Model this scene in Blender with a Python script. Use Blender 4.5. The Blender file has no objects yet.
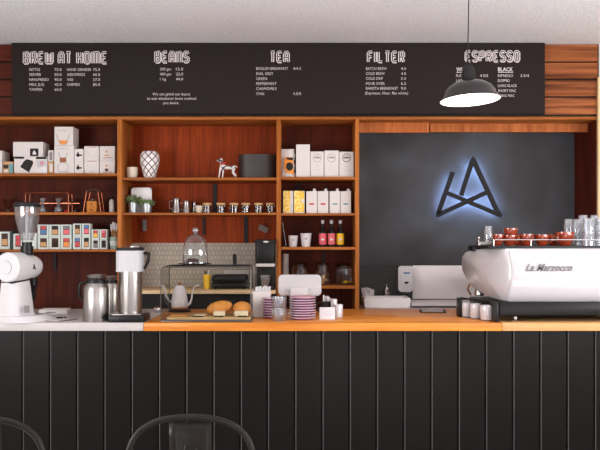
import bpy, bmesh, math, random
from mathutils import Vector, Matrix
random.seed(7)
PI = math.pi
SC = bpy.context.scene
C = SC.collection

# ------------------------------------------------------------------ camera
EYE, F, HOR = 1.48, 900.0, 240.0
def X(px, Y): return (px - 300.0) * Y / F
def Z(py, Y): return EYE - (py - HOR) * Y / F
cd = bpy.data.cameras.new('camera'); cam = bpy.data.objects.new('camera', cd); C.objects.link(cam)
cam.location = (0, 0, EYE); cam.rotation_euler = (PI/2, 0, 0)
cd.sensor_width = 36; cd.lens = 36 * F / 600; cd.shift_y = 15 / 600
cd.clip_start = .05
SC.camera = cam
# ------------------------------------------------------------------ world, lights, exposure
w = bpy.data.worlds.new('World'); SC.world = w; w.use_nodes = True
w.node_tree.nodes['Background'].inputs[0].default_value = (.80, .88, 1, 1)
w.node_tree.nodes['Background'].inputs[1].default_value = 1.0
def area(name, loc, target, sx, sy, power, col):
    l = bpy.data.lights.new(name, 'AREA'); l.shape = 'RECTANGLE'; l.size = sx; l.size_y = sy
    l.energy = power; l.color = col
    o = bpy.data.objects.new(name, l); C.objects.link(o); o.location = loc
    d = Vector(target) - Vector(loc); o.rotation_euler = d.to_track_quat('-Z', 'Y').to_euler()
    return o
area('window_daylight', (1.5, -2.75, 1.5), (0.9, 1.0, 4.6), 4.6, 2.1, 100, (1, .975, .975))
area('added_ceiling_uplight', (-3.7, 2.2, 1.5), (0, 6.0, 6.2), 2.6, 1.6, 225, (1, .985, .99))  # added uplight inside the left window, tilted up to brighten the ceiling
area('added_ceiling_uplight', (3.7, 3.2, 1.5), (.6, 5.6, 6.2), 3.0, 1.6, 205, (1, .985, 1))  # matching added uplight on the right, aimed up at the ceiling
sn = bpy.data.lights.new('sun', 'SUN'); sn.energy = 11; sn.angle = .02; sn.color = (1, .97, .96)
so = bpy.data.objects.new('sun', sn); C.objects.link(so)
so.rotation_euler = Vector((.12, 1, -.46)).to_track_quat('-Z', 'Y').to_euler()
SC.view_settings.view_transform = 'Standard'; SC.view_settings.look = 'None'
SC.view_settings.exposure = -0.13; SC.view_settings.gamma = 1
SC.view_settings.use_curve_mapping = False

# ------------------------------------------------------------------ materials
def lin(c):
    r = []
    for v in c[:3]:
        v /= 255.0
        r.append(v/12.92 if v <= .04045 else ((v+.055)/1.055)**2.4)
    return (*r, 1)
def newmat(n):
    m = bpy.data.materials.new(n); m.use_nodes = True
    nt = m.node_tree; return m, nt, nt.nodes['Principled BSDF']
def mat(n, col, rough=.5, metal=0, vary=.06, scale=6, bump=0, bscale=60, coat=0, spec=.5):
    m, nt, b = newmat(n)
    b.inputs['Roughness'].default_value = rough; b.inputs['Metallic'].default_value = metal
    b.inputs['Coat Weight'].default_value = coat; b.inputs['Specular IOR Level'].default_value = spec
    tc = nt.nodes.new('ShaderNodeTexCoord')
    ns = nt.nodes.new('ShaderNodeTexNoise'); ns.inputs['Scale'].default_value = scale
    nt.links.new(tc.outputs['Object'], ns.inputs['Vector'])
    mx = nt.nodes.new('ShaderNodeMix'); mx.data_type = 'RGBA'
    c = lin(col); mx.inputs[6].default_value = tuple(min(1, v*(1-vary)) for v in c[:3])+(1,)
    mx.inputs[7].default_value = tuple(min(1, v*(1+vary)) for v in c[:3])+(1,)
    nt.links.new(ns.outputs['Fac'], mx.inputs[0]); nt.links.new(mx.outputs[2], b.inputs['Base Color'])
    if bump:
        n2 = nt.nodes.new('ShaderNodeTexNoise'); n2.inputs['Scale'].default_value = bscale; n2.inputs['Detail'].default_value = 4
        nt.links.new(tc.outputs['Object'], n2.inputs['Vector'])
        bp = nt.nodes.new('ShaderNodeBump'); bp.inputs['Strength'].default_value = bump; bp.inputs['Distance'].default_value = .01
        nt.links.new(n2.outputs['Fac'], bp.inputs['Height']); nt.links.new(bp.outputs[0], b.inputs['Normal'])
    return m
def wood(n, dark, light, grain='Z', rough=.45, fine=42, coat=0.0, spec=.1):
    m, nt, b = newmat(n); b.inputs['Roughness'].default_value = rough; b.inputs['Coat Weight'].default_value = coat; b.inputs['Specular IOR Level'].default_value = spec
    tc = nt.nodes.new('ShaderNodeTexCoord'); mp = nt.nodes.new('ShaderNodeMapping')
    s = [1, 1, 1]; s['XYZ'.index(grain)] = .045
    mp.inputs['Scale'].default_value = s; nt.links.new(tc.outputs['Object'], mp.inputs['Vector'])
    n1 = nt.nodes.new('ShaderNodeTexNoise'); n1.inputs['Scale'].default_value = fine; n1.inputs['Detail'].default_value = 5
    n1.inputs['Distortion'].default_value = .4
    n2 = nt.nodes.new('ShaderNodeTexNoise'); n2.inputs['Scale'].default_value = fine/7; n2.inputs['Detail'].default_value = 2
    nt.links.new(mp.outputs[0], n1.inputs['Vector']); nt.links.new(mp.outputs[0], n2.inputs['Vector'])
    ad = nt.nodes.new('ShaderNodeMath'); ad.operation = 'MULTIPLY_ADD'; ad.inputs[1].default_value = .55
    sc = nt.nodes.new('ShaderNodeMath'); sc.operation = 'MULTIPLY'; sc.inputs[1].default_value = .45
    nt.links.new(n2.outputs['Fac'], sc.inputs[0]); nt.links.new(n1.outputs['Fac'], ad.inputs[0]); nt.links.new(sc.outputs[0], ad.inputs[2])
    cr = nt.nodes.new('ShaderNodeValToRGB'); cr.color_ramp.elements[0].position = .36; cr.color_ramp.elements[1].position = .62
    cr.color_ramp.elements[0].color = lin(dark); cr.color_ramp.elements[1].color = lin(light)
    nt.links.new(ad.outputs[0], cr.inputs[0]); nt.links.new(cr.outputs[0], b.inputs['Base Color'])
    return m
def glass(n, tint=(245, 248, 250), base=.06, edge=.55, rough=.04, frost=0):
    m = bpy.data.materials.new(n); m.use_nodes = True; nt = m.node_tree
    nt.nodes.remove(nt.nodes['Principled BSDF'])
    tr = nt.nodes.new('ShaderNodeBsdfTransparent'); tr.inputs[0].default_value = lin(tint)
    gl = nt.nodes.new('ShaderNodeBsdfGlossy'); gl.inputs['Roughness'].default_value = rough
    lw = nt.nodes.new('ShaderNodeLayerWeight'); lw.inputs[0].default_value = .35
    mr = nt.nodes.new('ShaderNodeMapRange'); mr.inputs[3].default_value = base; mr.inputs[4].default_value = edge
    ns = nt.nodes.new('ShaderNodeTexNoise'); ns.inputs['Scale'].default_value = 5
    bp = nt.nodes.new('ShaderNodeBump'); bp.inputs['Strength'].default_value = .015
    nt.links.new(ns.outputs[0], bp.inputs['Height']); nt.links.new(bp.outputs[0], gl.inputs['Normal'])
    mx = nt.nodes.new('ShaderNodeMixShader')
    nt.links.new(lw.outputs['Facing'], mr.inputs[0]); nt.links.new(mr.outputs[0], mx.inputs[0])
    df = nt.nodes.new('ShaderNodeBsdfDiffuse'); df.inputs[0].default_value = (.85, .85, .87, 1)
    m2 = nt.nodes.new('ShaderNodeMixShader'); m2.inputs[0].default_value = frost
    nt.links.new(tr.outputs[0], m2.inputs[1]); nt.links.new(df.outputs[0], m2.inputs[2])
    nt.links.new(m2.outputs[0], mx.inputs[1]); nt.links.new(gl.outputs[0], mx.inputs[2])
    nt.links.new(mx.outputs[0], nt.nodes['Material Output'].inputs[0])
    return m
def emit(n, col, s):
    m, nt, b = newmat(n); b.inputs['Base Color'].default_value = lin(col)
    b.inputs['Emission Color'].default_value = lin(col); b.inputs['Emission Strength'].default_value = s
    return m
def steel(n, col=(205, 200, 198), rough=.28, grain='Z'):
    m, nt, b = newmat(n); b.inputs['Metallic'].default_value = 1; b.inputs['Roughness'].default_value = rough
    b.inputs['Base Color'].default_value = lin(col)
    tc = nt.nodes.new('ShaderNodeTexCoord'); mp = nt.nodes.new('ShaderNodeMapping')
    s = [300, 300, 300]; s['XYZ'.index(grain)] = 4; mp.inputs['Scale'].default_value = s
    ns = nt.nodes.new('ShaderNodeTexNoise'); ns.inputs['Scale'].default_value = 1
    mr = nt.nodes.new('ShaderNodeMapRange'); mr.inputs[3].default_value = rough*.8; mr.inputs[4].default_value = rough*1.3
    nt.links.new(tc.outputs['Object'], mp.inputs[0]); nt.links.new(mp.outputs[0], ns.inputs['Vector'])
    nt.links.new(ns.outputs[0], mr.inputs[0]); nt.links.new(mr.outputs[0], b.inputs['Roughness'])
    return m

def patch_mat(n, a, b_, scale, th):
    m, nt, b = newmat(n); b.inputs['Roughness'].default_value = .5 if 'granite' in n else .8 if 'wall' in n else .3
    tc = nt.nodes.new('ShaderNodeTexCoord'); ns = nt.nodes.new('ShaderNodeTexNoise'); ns.inputs['Scale'].default_value = scale
    nt.links.new(tc.outputs['Object'], ns.inputs['Vector'])
    cr = nt.nodes.new('ShaderNodeValToRGB'); cr.color_ramp.elements[0].position = th; cr.color_ramp.elements[1].position = th+(.3 if 'wall' in n else .03)
    cr.color_ramp.elements[0].color = lin(a); cr.color_ramp.elements[1].color = lin(b_)
    nt.links.new(ns.outputs[0], cr.inputs[0]); nt.links.new(cr.outputs[0], b.inputs['Base Color']); return m
M = {}
M['ceiling'] = mat('stippled ceiling', (244, 240, 244), .9, vary=.34, scale=60, bump=1, bscale=60)
M['plaster'] = mat('wall plaster', (205, 198, 192), .8)
M['floor'] = mat('concrete floor', (190, 186, 186), .5, scale=3, vary=.1)
M['frame_wood'] = wood('orange shelf edge timber', (134, 72, 28), (178, 106, 50), 'X', .4)
M['post_wood'] = wood('orange upright timber', (142, 78, 30), (188, 114, 54), 'Z', .4)
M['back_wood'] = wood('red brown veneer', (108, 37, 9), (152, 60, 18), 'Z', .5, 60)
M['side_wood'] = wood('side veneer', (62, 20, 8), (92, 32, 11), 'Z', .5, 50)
M['strip_wood'] = wood('vertical slat veneer', (146, 74, 34), (196, 116, 64), 'Z', .5, 120)
M['plank_red'] = wood('red brown plank', (64, 24, 14), (88, 36, 20), 'X', .5)
M['plank_tan'] = wood('walnut plank', (80, 38, 20), (176, 104, 60), 'X', .5, 30)
M['top_wood'] = wood('honey worktop', (186, 104, 36), (232, 152, 68), 'X', .34, 26, .12)
M['pale_wood'] = wood('pale worktop', (200, 146, 92), (232, 182, 126), 'X', .35, 26, .1)
M['cream_wood'] = wood('cream timber trim', (214, 180, 134), (232, 202, 160), 'Z', .5)
M['tray_wood'] = wood('light board', (176, 140, 96), (206, 172, 126), 'X', .5)
M['box_wood'] = wood('box wood', (176, 104, 40), (214, 140, 64), 'Z', .4)
M['stone'] = mat('white stone', (186, 179, 176), .35, vary=.03)
M['black_panel'] = mat('charcoal painted board', (15, 10, 9), .36, vary=.15, scale=4, spec=.16)
M['groove'] = mat('groove paint', (84, 78, 78), .35)
M['board'] = mat('menu board', (36, 26, 26), .75, spec=.2, vary=.05)
M['chalk'] = mat('white lettering', (206, 197, 195), .8, vary=.1, scale=60)
M['charcoal'] = patch_mat('charcoal blue wall', (60, 56, 57), (78, 81, 85), 2.2, .34)
M['black'] = mat('black plastic', (20, 18, 18), .35, spec=.25)
M['matte_black'] = mat('matte black', (27, 24, 24), .6, spec=.3)
M['dark_metal'] = mat('gunmetal chair', (28, 22, 20), .4, .4, vary=.15)
M['white'] = mat('white enamel', (212, 207, 208), .25, vary=.02)
M['white_gloss'] = mat('gloss white', (204, 199, 201), .12, vary=.01, coat=.5)
M['card'] = mat('white card', (214, 206, 202), .7, vary=.03)
M['card_grey'] = mat('off white card', (205, 196, 190), .7, vary=.05)
M['mint'] = mat('mint card', (206, 214, 207), .7)
M['dark_green'] = mat('dark green card', (36, 52, 48), .6)
M['steel'] = steel('brushed steel', (168, 162, 158), .3); M['chrome'] = steel('chrome', (225, 222, 220), .1)
M['steel_sheet'] = steel('steel sheet', (214, 208, 206), .5, 'X')
M['copper'] = mat('copper', (214, 130, 96), .22, 1)
M['glass'] = glass('clear glass', base=.03, edge=.85); M['glass_dk'] = glass('smoked glass', (90, 84, 84), .08, .5)
M['glass_t'] = glass('tumbler glass', (228, 230, 234), .1, .7, .1, .12)
M['pane'] = glass('case pane', (246, 246, 244), .006, .22)
M['red'] = mat('red', (190, 30, 34), .45); M['pink'] = mat('pink label', (226, 92, 104), .5)
M['pink2'] = mat('coral label', (222, 104, 110), .5)
M['yellow'] = mat('yellow', (236, 186, 32), .45, vary=.12, scale=20); M['orange'] = mat('orange', (232, 140, 40), .5)
M['blue'] = mat('blue', (70, 110, 160), .5); M['tan'] = mat('tan', (196, 150, 96), .55)
M['grey'] = mat('grey', (120, 116, 116), .6); M['lightgrey'] = mat('light grey', (186, 183, 185), .5)
M['tan_grey'] = mat('worn tin', (120, 104, 96), .5)
M['badge'] = mat('dark badge metal', (96, 90, 92), .35, .6)
M['case_frame'] = mat('dark bronze frame', (84, 76, 70), .35, .5)
M['brown_black'] = mat('brown black leather', (50, 40, 37), .5)
M['lavender'] = mat('lavender rim', (214, 190, 206), .3)
M['tablet'] = mat('tablet shell', (196, 190, 192), .35)
M['glass_w'] = glass('pale tumbler glass', (236, 238, 242), .12, .7, .15, .14)
M['glass_h'] = glass('hopper glass', (232, 232, 234), .12, .8, .08, .06)
M['steel_dk'] = steel('worn steel', (128, 120, 116), .22)
M['paper_white'] = mat('bright paper', (246, 242, 240), .6, vary=.01)
M['coffee'] = mat('ground coffee', (48, 28, 20), .8, bump=.5, bscale=120)
M['brown'] = mat('leather brown', (150, 84, 46), .6)
M['teal'] = mat('teal ink', (96, 150, 152), .5)
M['cup_orange'] = mat('terracotta glaze', (138, 52, 28), .12, vary=.1, coat=.6)
M['plate_pink'] = mat('pink glaze', (196, 120, 130), .3, vary=.04); M['plate_side'] = mat('plum glaze', (168, 100, 138), .3)
M['cream'] = mat('cream glaze', (214, 200, 178), .4, vary=.2, scale=50)
M['leaf'] = mat('succulent leaf', (104, 122, 78), .5, vary=.3, scale=30)
M['zinc'] = mat('zinc', (176, 182, 184), .35, .8, vary=.15, scale=20)
M['crust'] = mat('golden crust', (216, 142, 62), .6, vary=.3, scale=25, bump=.5)
M['icing'] = mat('icing', (232, 212, 180), .6, vary=.1, scale=60, bump=.5)
M['cake'] = mat('dark cake', (66, 36, 26), .7, bump=.6)
M['green_cup'] = mat('sage cup', (150, 176, 160), .5)
M['led'] = emit('blue white led', (168, 198, 255), 42)
M['bulb'] = emit('bulb', (255, 244, 232), 12)
M['shade_in'] = mat('white enamel inside', (245, 240, 238), .3, vary=.01)
M['shade_out'] = mat('charcoal enamel', (34, 29, 29), .2, coat=.4)
M['stonewall'] = mat('dark granite', (46, 42, 44), .35, vary=.5, scale=120)
# vase: white with dark lattice lines; dog: white with black patches
def vase_mat():
    m, nt, b = newmat('lattice glaze'); b.inputs['Roughness'].default_value = .3
    tc = nt.nodes.new('ShaderNodeTexCoord'); sp = nt.nodes.new('ShaderNodeSeparateXYZ')
    nt.links.new(tc.outputs['Object'], sp.inputs[0])
    def mth(op, a, b2=None, c=None):
        n = nt.nodes.new('ShaderNodeMath'); n.operation = op
        for i, v in enumerate((a, b2, c)):
            if v is None: continue
            if isinstance(v, (int, float)): n.inputs[i].default_value = v
            else: nt.links.new(v, n.inputs[i])
        return n.outputs[0]
    ang = mth('MULTIPLY', mth('ARCTAN2', sp.outputs[1], sp.outputs[0]), 4.0)
    zz = mth('MULTIPLY', sp.outputs[2], 50.0)
    sn = mth('SINE', ang); 
    s1 = mth('ABSOLUTE', mth('SINE', mth('ADD', mth('MULTIPLY', zz, 1), mth('MULTIPLY', ang, 1))))
    s2 = mth('ABSOLUTE', mth('SINE', mth('SUBTRACT', mth('MULTIPLY', zz, 1), mth('MULTIPLY', ang, 1))))
    mn = mth('MINIMUM', s1, s2); ls = mth('LESS_THAN', mn, .27)
    mx = nt.nodes.new('ShaderNodeMix'); mx.data_type = 'RGBA'; nt.links.new(ls, mx.inputs[0])
    mx.inputs[6].default_value = lin((236, 228, 224)); mx.inputs[7].default_value = lin((46, 42, 52))
    nt.links.new(mx.outputs[2], b.inputs['Base Color']); return m
M['vase'] = vase_mat()
M['dog'] = patch_mat('dog glaze', (232, 224, 220), (60, 54, 54), 22, .56)
M['bag'] = patch_mat('crinkled foil', (226, 220, 214), (90, 80, 74), 18, .64)
M['yellow_print'] = patch_mat('yellow print', (240, 186, 40), (246, 220, 130), 40, .5)
M['granite'] = patch_mat('speckled granite', (24, 20, 21), (110, 104, 104), 90, .68)
def tile_mat():
    m, nt, b = newmat('embossed tile'); b.inputs['Roughness'].default_value = .35
    tc = nt.nodes.new('ShaderNodeTexCoord'); mp = nt.nodes.new('ShaderNodeMapping'); mp.inputs['Rotation'].default_value = (PI/2, 0, 0)
    nt.links.new(tc.outputs['Object'], mp.inputs[0])
    br = nt.nodes.new('ShaderNodeTexBrick'); nt.links.new(mp.outputs[0], br.inputs[0])
    br.inputs['Scale'].default_value = 1; br.inputs['Brick Width'].default_value = .034; br.inputs['Row Height'].default_value = .042
    br.inputs['Mortar Size'].default_value = .006; br.inputs['Mortar Smooth'].default_value = .6
    br.inputs['Color1'].default_value = lin((172, 160, 142)); br.inputs['Color2'].default_value = lin((158, 146, 130))
    br.inputs['Mortar'].default_value = lin((140, 128, 113))
    nt.links.new(br.outputs[0], b.inputs['Base Color']); return m
M['tile'] = tile_mat()

# ------------------------------------------------------------------ mesh helpers
ORG = {}
class MB:
    def __init__(s): s.bm = bmesh.new()
    def box(s, x0, x1, y0, y1, z0, z1, bev=0, seg=2):
        g = bmesh.ops.create_cube(s.bm, size=1)['verts']
        for v in g:
            v.co = Vector(((x0+x1)/2 + v.co.x*(x1-x0), (y0+y1)/2 + v.co.y*(y1-y0), (z0+z1)/2 + v.co.z*(z1-z0)))
        if bev:
            es = list({e for v in g for e in v.link_edges})
            bmesh.ops.bevel(s.bm, geom=es, offset=bev, segments=seg, affect='EDGES', profile=.5)
        return s
    def lathe(s, prof, c=(0, 0, 0), n=32, axis='Z', rib=0, ribn=12):
        rings = []
        for r, h in prof:
            if r < 1e-5:
                rings.append([s.bm.verts.new(s._ax(0, 0, h, c, axis))])
            else:
                rg = []
                for i in range(n):
                    a = 2*PI*i/n; rr = r*(1+rib*math.cos(ribn*a))
                    rg.append(s.bm.verts.new(s._ax(rr*math.cos(a), rr*math.sin(a), h, c, axis)))
                rings.append(rg)
        for a, b in zip(rings, rings[1:]):
            if len(a) == 1 and len(b) == 1: continue
            for i in range(n):
                j = (i+1) % n
                if len(a) == 1: s.bm.faces.new((a[0], b[j], b[i]))
                elif len(b) == 1: s.bm.faces.new((a[i], a[j], b[0]))
                else: s.bm.faces.new((a[i], a[j], b[j], b[i]))
        return s
    def _ax(s, x, y, h, c, axis):
        if axis == 'Z': v = (x, y, h)
        elif axis == 'Y': v = (x, h, y)
        elif axis == 'X': v = (h, x, y)
        return Vector(v) + Vector(c)
    def tube(s, pts, r, n=8, closed=False, flat=1.0):
        P = [Vector(p) for p in pts]; L = len(P); rings = []
        rr = r if isinstance(r, (list, tuple)) else [r]*L
        up = None
        for i, p in enumerate(P):
            if closed: d = P[(i+1) % L] - P[i-1]
            else: d = P[min(i+1, L-1)] - P[max(i-1, 0)]
            d.normalize()
            if up is None:
                up = Vector((0, 0, 1)) if abs(d.z) < .9 else Vector((0, 1, 0))
            u = up - d*up.dot(d)
            if u.length < 1e-4: u = Vector((1, 0, 0))
            u.normalize(); up = u; v = d.cross(u)
            rings.append([s.bm.verts.new(p + (u*math.cos(2*PI*k/n) + v*math.sin(2*PI*k/n)*flat)*rr[i]) for k in range(n)])
        m = L if closed else L-1
        for i in range(m):
            a, b = rings[i], rings[(i+1) % L]
            for k in range(n):
                s.bm.faces.new((a[k], a[(k+1) % n], b[(k+1) % n], b[k]))
        if not closed:
            s.bm.faces.new(rings[0][::-1]); s.bm.faces.new(rings[-1])
        return s
    def prism(s, pts, y0, y1):            # pts (x,z), extruded along Y
        a = [s.bm.verts.new((x, y0, z)) for x, z in pts]; b = [s.bm.verts.new((x, y1, z)) for x, z in pts]
        n = len(pts); s.bm.faces.new(a); s.bm.faces.new(b[::-1])
        for i in range(n):
            j = (i+1) % n; s.bm.faces.new((a[i], b[i], b[j], a[j]))
        return s
    def prismz(s, pts, z0, z1):           # pts (x,y), extruded along Z
        a = [s.bm.verts.new((x, y, z0)) for x, y in pts]; b = [s.bm.verts.new((x, y, z1)) for x, y in pts]
        n = len(pts); s.bm.faces.new(a); s.bm.faces.new(b[::-1])
        for i in range(n):
            j = (i+1) % n; s.bm.faces.new((a[i], b[i], b[j], a[j]))
        return s
    def ball(s, c, r, sx=1, sy=1, sz=1, u=16, v=10):
        g = bmesh.ops.create_uvsphere(s.bm, u_segments=u, v_segments=v, radius=r)['verts']
        for q in g: q.co = Vector((q.co.x*sx, q.co.y*sy, q.co.z*sz)) + Vector(c)
        return s
    def xf(s, mtx): bmesh.ops.transform(s.bm, matrix=mtx, verts=s.bm.verts); return s
    def build(s, name, m, parent=None, loc=None, smooth=True):
        o0 = Vector(ORG[parent.name]) if parent else Vector(loc or (0, 0, 0))
        bmesh.ops.recalc_face_normals(s.bm, faces=s.bm.faces)
        bmesh.ops.translate(s.bm, vec=-o0, verts=s.bm.verts)
        me = bpy.data.meshes.new(name); s.bm.to_mesh(me); s.bm.free()
        me.materials.append(m)
        if smooth:
            for p in me.polygons: p.use_smooth = True
            try: me.set_sharp_from_angle(angle=math.radians(38))
            except Exception: pass
        o = bpy.data.objects.new(name, me); C.objects.link(o)
        if parent: o.parent = parent
        else: o.location = o0
        ORG[o.name] = tuple(o0); return o
def tag(o, label=None, cat=None, group=None, kind=None):
    if label: o['label'] = label
    if cat: o['category'] = cat
    if group: o['group'] = group
    if kind: o['kind'] = kind
    return o
def thing(name, label, cat, loc, group=None):
    o = bpy.data.objects.new(name, None); o.empty_display_size = .05; C.objects.link(o); o.location = loc
    ORG[o.name] = tuple(loc); return tag(o, label, cat, group)
def dup(root, loc, label, rz=None, group=None):
    def cp(o, par):
        c = o.copy(); C.objects.link(c)
        if par: c.parent = par
        for k in o.children: cp(k, c)
        return c
    r = cp(root, None); r.location = loc; r['label'] = label
    if rz is not None: r.rotation_euler = (0, 0, rz)
    if group: r['group'] = group
    return r
def struct(mb, name, m, **k): return tag(mb.build(name, m, loc=(0, 0, 0), **k), kind='structure')
def text_bm(mb, s, x, z, Y, w=None, cap=.026, align='LEFT', ext=.0006, bold=0, shear=0):
    cu = bpy.data.curves.new('t', 'FONT'); cu.body = s; cu.size = 1; cu.extrude = 0; cu.offset = bold; cu.shear = shear
    cu.resolution_u = 2
    ob = bpy.data.objects.new('t', cu); C.objects.link(ob); bpy.context.view_layer.update()
    dg = bpy.context.evaluated_depsgraph_get(); me = bpy.data.meshes.new_from_object(ob.evaluated_get(dg))
    bpy.data.objects.remove(ob); bpy.data.curves.remove(cu)
    xs = [v.co.x for v in me.vertices]; ys = [v.co.y for v in me.vertices]
    if not xs: return
    x0, x1 = min(xs), max(xs); k = cap/.7; kx = k if w is None else w/(x1-x0)
    wd = (x1-x0)*kx; sx = x if align == 'LEFT' else (x - wd if align == 'RIGHT' else x - wd/2)
    bm2 = bmesh.new(); bm2.from_mesh(me); 
    for v in bm2.verts: v.co = Vector((sx + (v.co.x-x0)*kx, Y, z - cap/2 + v.co.y*k))
    r = bmesh.ops.extrude_face_region(bm2, geom=bm2.faces[:])
    for v in r['geom']:
        if isinstance(v, bmesh.types.BMVert): v.co.y += ext*2
    tmp = bpy.data.meshes.new('tmp'); bm2.to_mesh(tmp); bm2.free(); mb.bm.from_mesh(tmp)
    bpy.data.meshes.remove(tmp); bpy.data.meshes.remove(me)
def ptext(mb, s, px0, px1, py, Y, cap=3.1, align='LEFT', **k):
    x = X(px0, Y) if align == 'LEFT' else X((px0+px1)/2, Y)
    text_bm(mb, s, x, Z(py, Y), Y, w=(px1-px0)*Y/F, cap=cap*Y/F, align=align, **k)
def rect(mb, a, b, c, d, Y, t=.0008):   # thin printed rectangle at pixel-measured place on a face at depth Y
    return mb.box(X(a, Y), X(b, Y), Y-t, Y+t*.3, Z(d, Y), Z(c, Y))
def poly(mb, pts, Y, t=.0008): return mb.prism([(X(a, Y), Z(b, Y)) for a, b in pts], Y-t, Y+t*.3)
def disc(mb, px, py, r, Y, t=.0008, n=20, ry=None):
    return mb.prism([(X(px + r*math.cos(2*PI*i/n), Y), Z(py + (ry or r)*math.sin(2*PI*i/n), Y)) for i in range(n)], Y-t, Y+t*.3)
def ring(mb, px, py, r, wd, Y, t=.0008):
    mb.tube([(X(px+r*math.cos(2*PI*i/24), Y), Y, Z(py+r*math.sin(2*PI*i/24), Y)) for i in range(24)], wd*Y/F, 5, True)

# ------------------------------------------------------------------ the room
CEIL = Z(44, 7.5)
struct(MB().box(-4.2, 4.2, -3, 8.4, -.1, 0), 'floor', M['floor'])
struct(MB().box(-4.2, 4.2, -3, 8.4, CEIL, CEIL+.1), 'ceiling', M['ceiling'])
struct(MB().box(-4.3, 4.3, 8.15, 8.3, 0, CEIL), 'wall_back', M['charcoal'])
mb = MB()   # left wall with a window opening
mb.box(-4.1, -4.0, -3, .3, 0, CEIL).box(-4.1, -4.0, 3.5, 8.15, 0, CEIL).box(-4.1, -4.0, .3, 3.5, 0, .9).box(-4.1, -4.0, .3, 3.5, 2.8, CEIL)
struct(mb, 'wall_left', M['plaster'])
struct(MB().box(4.0, 4.1, -3, .9, 0, CEIL).box(4.0, 4.1, 5.1, 8.15, 0, CEIL).box(4.0, 4.1, .9, 5.1, 0, .8).box(4.0, 4.1, .9, 5.1, 2.6, CEIL), 'wall_right', M['plaster'])
mb = MB(); mb.box(-4, -.9, -3, -2.9, 0, CEIL).box(3.9, 4, -3, -2.9, 0, CEIL).box(-.9, 3.9, -3, -2.9, 0, .4).box(-.9, 3.9, -3, -2.9, 2.6, CEIL)
struct(mb, 'wall_front', M['plaster'])
mb = MB()
for x in (-.9, .7, 2.3, 3.84): mb.box(x, x+.06, -2.98, -2.92, .4, 2.6)
mb.box(-.9, 3.9, -2.98, -2.92, .4, .46).box(-.9, 3.9, -2.98, -2.92, 2.54, 2.6)
struct(mb, 'window_1', M['matte_black'])
mb = MB()
for y in (.3, 1.87, 3.44): mb.box(-4.08, -4.02, y, y+.06, .9, 2.8)
mb.box(-4.08, -4.02, .3, 3.5, .9, .96).box(-4.08, -4.02, .3, 3.5, 2.74, 2.8)
struct(mb, 'window_2', M['matte_black'])
mb = MB()
for y in (.9, 2.97, 5.04): mb.box(4.02, 4.08, y, y+.06, .8, 2.6)
mb.box(4.02, 4.08, .9, 5.1, .8, .86).box(4.02, 4.08, .9, 5.1, 2.54, 2.6)
struct(mb, 'window_3', M['matte_black'])
# upper wall behind the board, clad in horizontal boards
YB = 7.5
zt, zb = CEIL, Z(115.5, YB); xr = X(599, YB)
struct(MB().box(-4, 4, YB+.03, YB+.2, zb, zt), 'wall_upper', M['matte_black'])
lv = [44, 62, 79.5, 97, 115]
for nm, a, b, m in (('trim_1', -4, X(60, YB), M['plank_red']), ('trim_2', X(500, YB), X(598, YB), M['plank_tan'])):
    mb = MB()
    for i in range(4):
        mb.box(a, b, YB, YB+.03, Z(lv[i+1], YB)+.006, Z(lv[i], YB)-.006, .004, 1)
    struct(mb, nm, m)
# cream timber wall end at the right edge of the picture
struct(MB().box(X(598.2, 7.46), 4.0, 7.46, 7.497, 0, Z(77, 7.46)), 'trim_3', M['cream_wood'])
struct(MB().box(X(599, 7.5), 4.0, 7.497, 8.15, 0, CEIL), 'wall_side', M['plaster'])

# ------------------------------------------------------------------ shelving unit
YS, YK = 7.5, 7.95
BEN = Z(290.5, 7.35)      # back bench top
unit = thing('shelving_unit', 'built-in orange-brown timber shelving with three open bays and a wide recess', 'shelves', (0, YS, 0))
ztop = Z(116.5, YS); zrail = Z(119.5, YS)
MB().box(-3.3, X(598, YS), YS, 8.14, zrail, ztop, .002).build('top_panel', M['frame_wood'], unit)
def post(a, b, z0, yb=YK): return MB().box(X(a, YS), X(b, YS), YS, yb, z0, zrail, .002).build('side_panel', M['post_wood'], unit)
post(117.3, 121.7, 0.0); post(276.4, 280.8, 0.0); post(355.2, 359.2, 0.0, 8.14)
MB().box(-3.34, -3.3, YS, YK, 0, ztop, .002).build('side_panel', M['post_wood'], unit)
MB().box(X(598, YS)-.001, X(598, YS)+.03, YS+.005, 8.14, 0, ztop).build('side_panel', M['side_wood'], unit)
def shelf(a, b, y0, y1): return MB().box(a, b, YS, YK, Z(y1, YS), Z(y0, YS), .002).build('shelf', M['frame_wood'], unit)
xl = -3.3
L1, L2, L3 = 173.3, 212.3, 249.4
for y, t in (L1, 2.7), (L2, 2.5), (L3, 2.5): shelf(xl, X(117.3, YS), y, y+t)
for y, t in ((177.5, 2.6), (212.7, 2.3)): shelf(X(121.7, YS), X(276.4, YS), y, y+t)
for y, t in ((176.8, 2.8), (213.2, 2.4), (247, 2.8), (285.8, 3.0)): shelf(X(280.8, YS), X(355.2, YS), y, y+t)
def SZ(py): return Z(py, YS)
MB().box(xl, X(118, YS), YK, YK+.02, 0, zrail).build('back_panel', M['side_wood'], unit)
MB().box(X(121, YS), X(277, YS), YK, YK+.02, Z(243, YK), zrail).build('back_panel', M['back_wood'], unit)
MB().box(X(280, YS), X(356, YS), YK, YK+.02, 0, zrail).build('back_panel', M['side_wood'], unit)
tag(MB().box(X(121, YS), X(277, YS), YK, YK+.02, .6, Z(243, YK)).build('splashback', M['tile'], unit), 'embossed grey-beige tiled splashback')
# slatted pelmet across the recess, in two lengths
MB().box(X(359.3, YS), X(429, 7.7), 7.7, 7.74, Z(132.5, 7.7), zrail).build('pelmet', M['strip_wood'], unit)
MB().box(X(431, 7.7), X(597, 7.55), 7.76, 7.80, Z(132, 7.76), zrail).build('pelmet', M['strip_wood'], unit)
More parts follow.
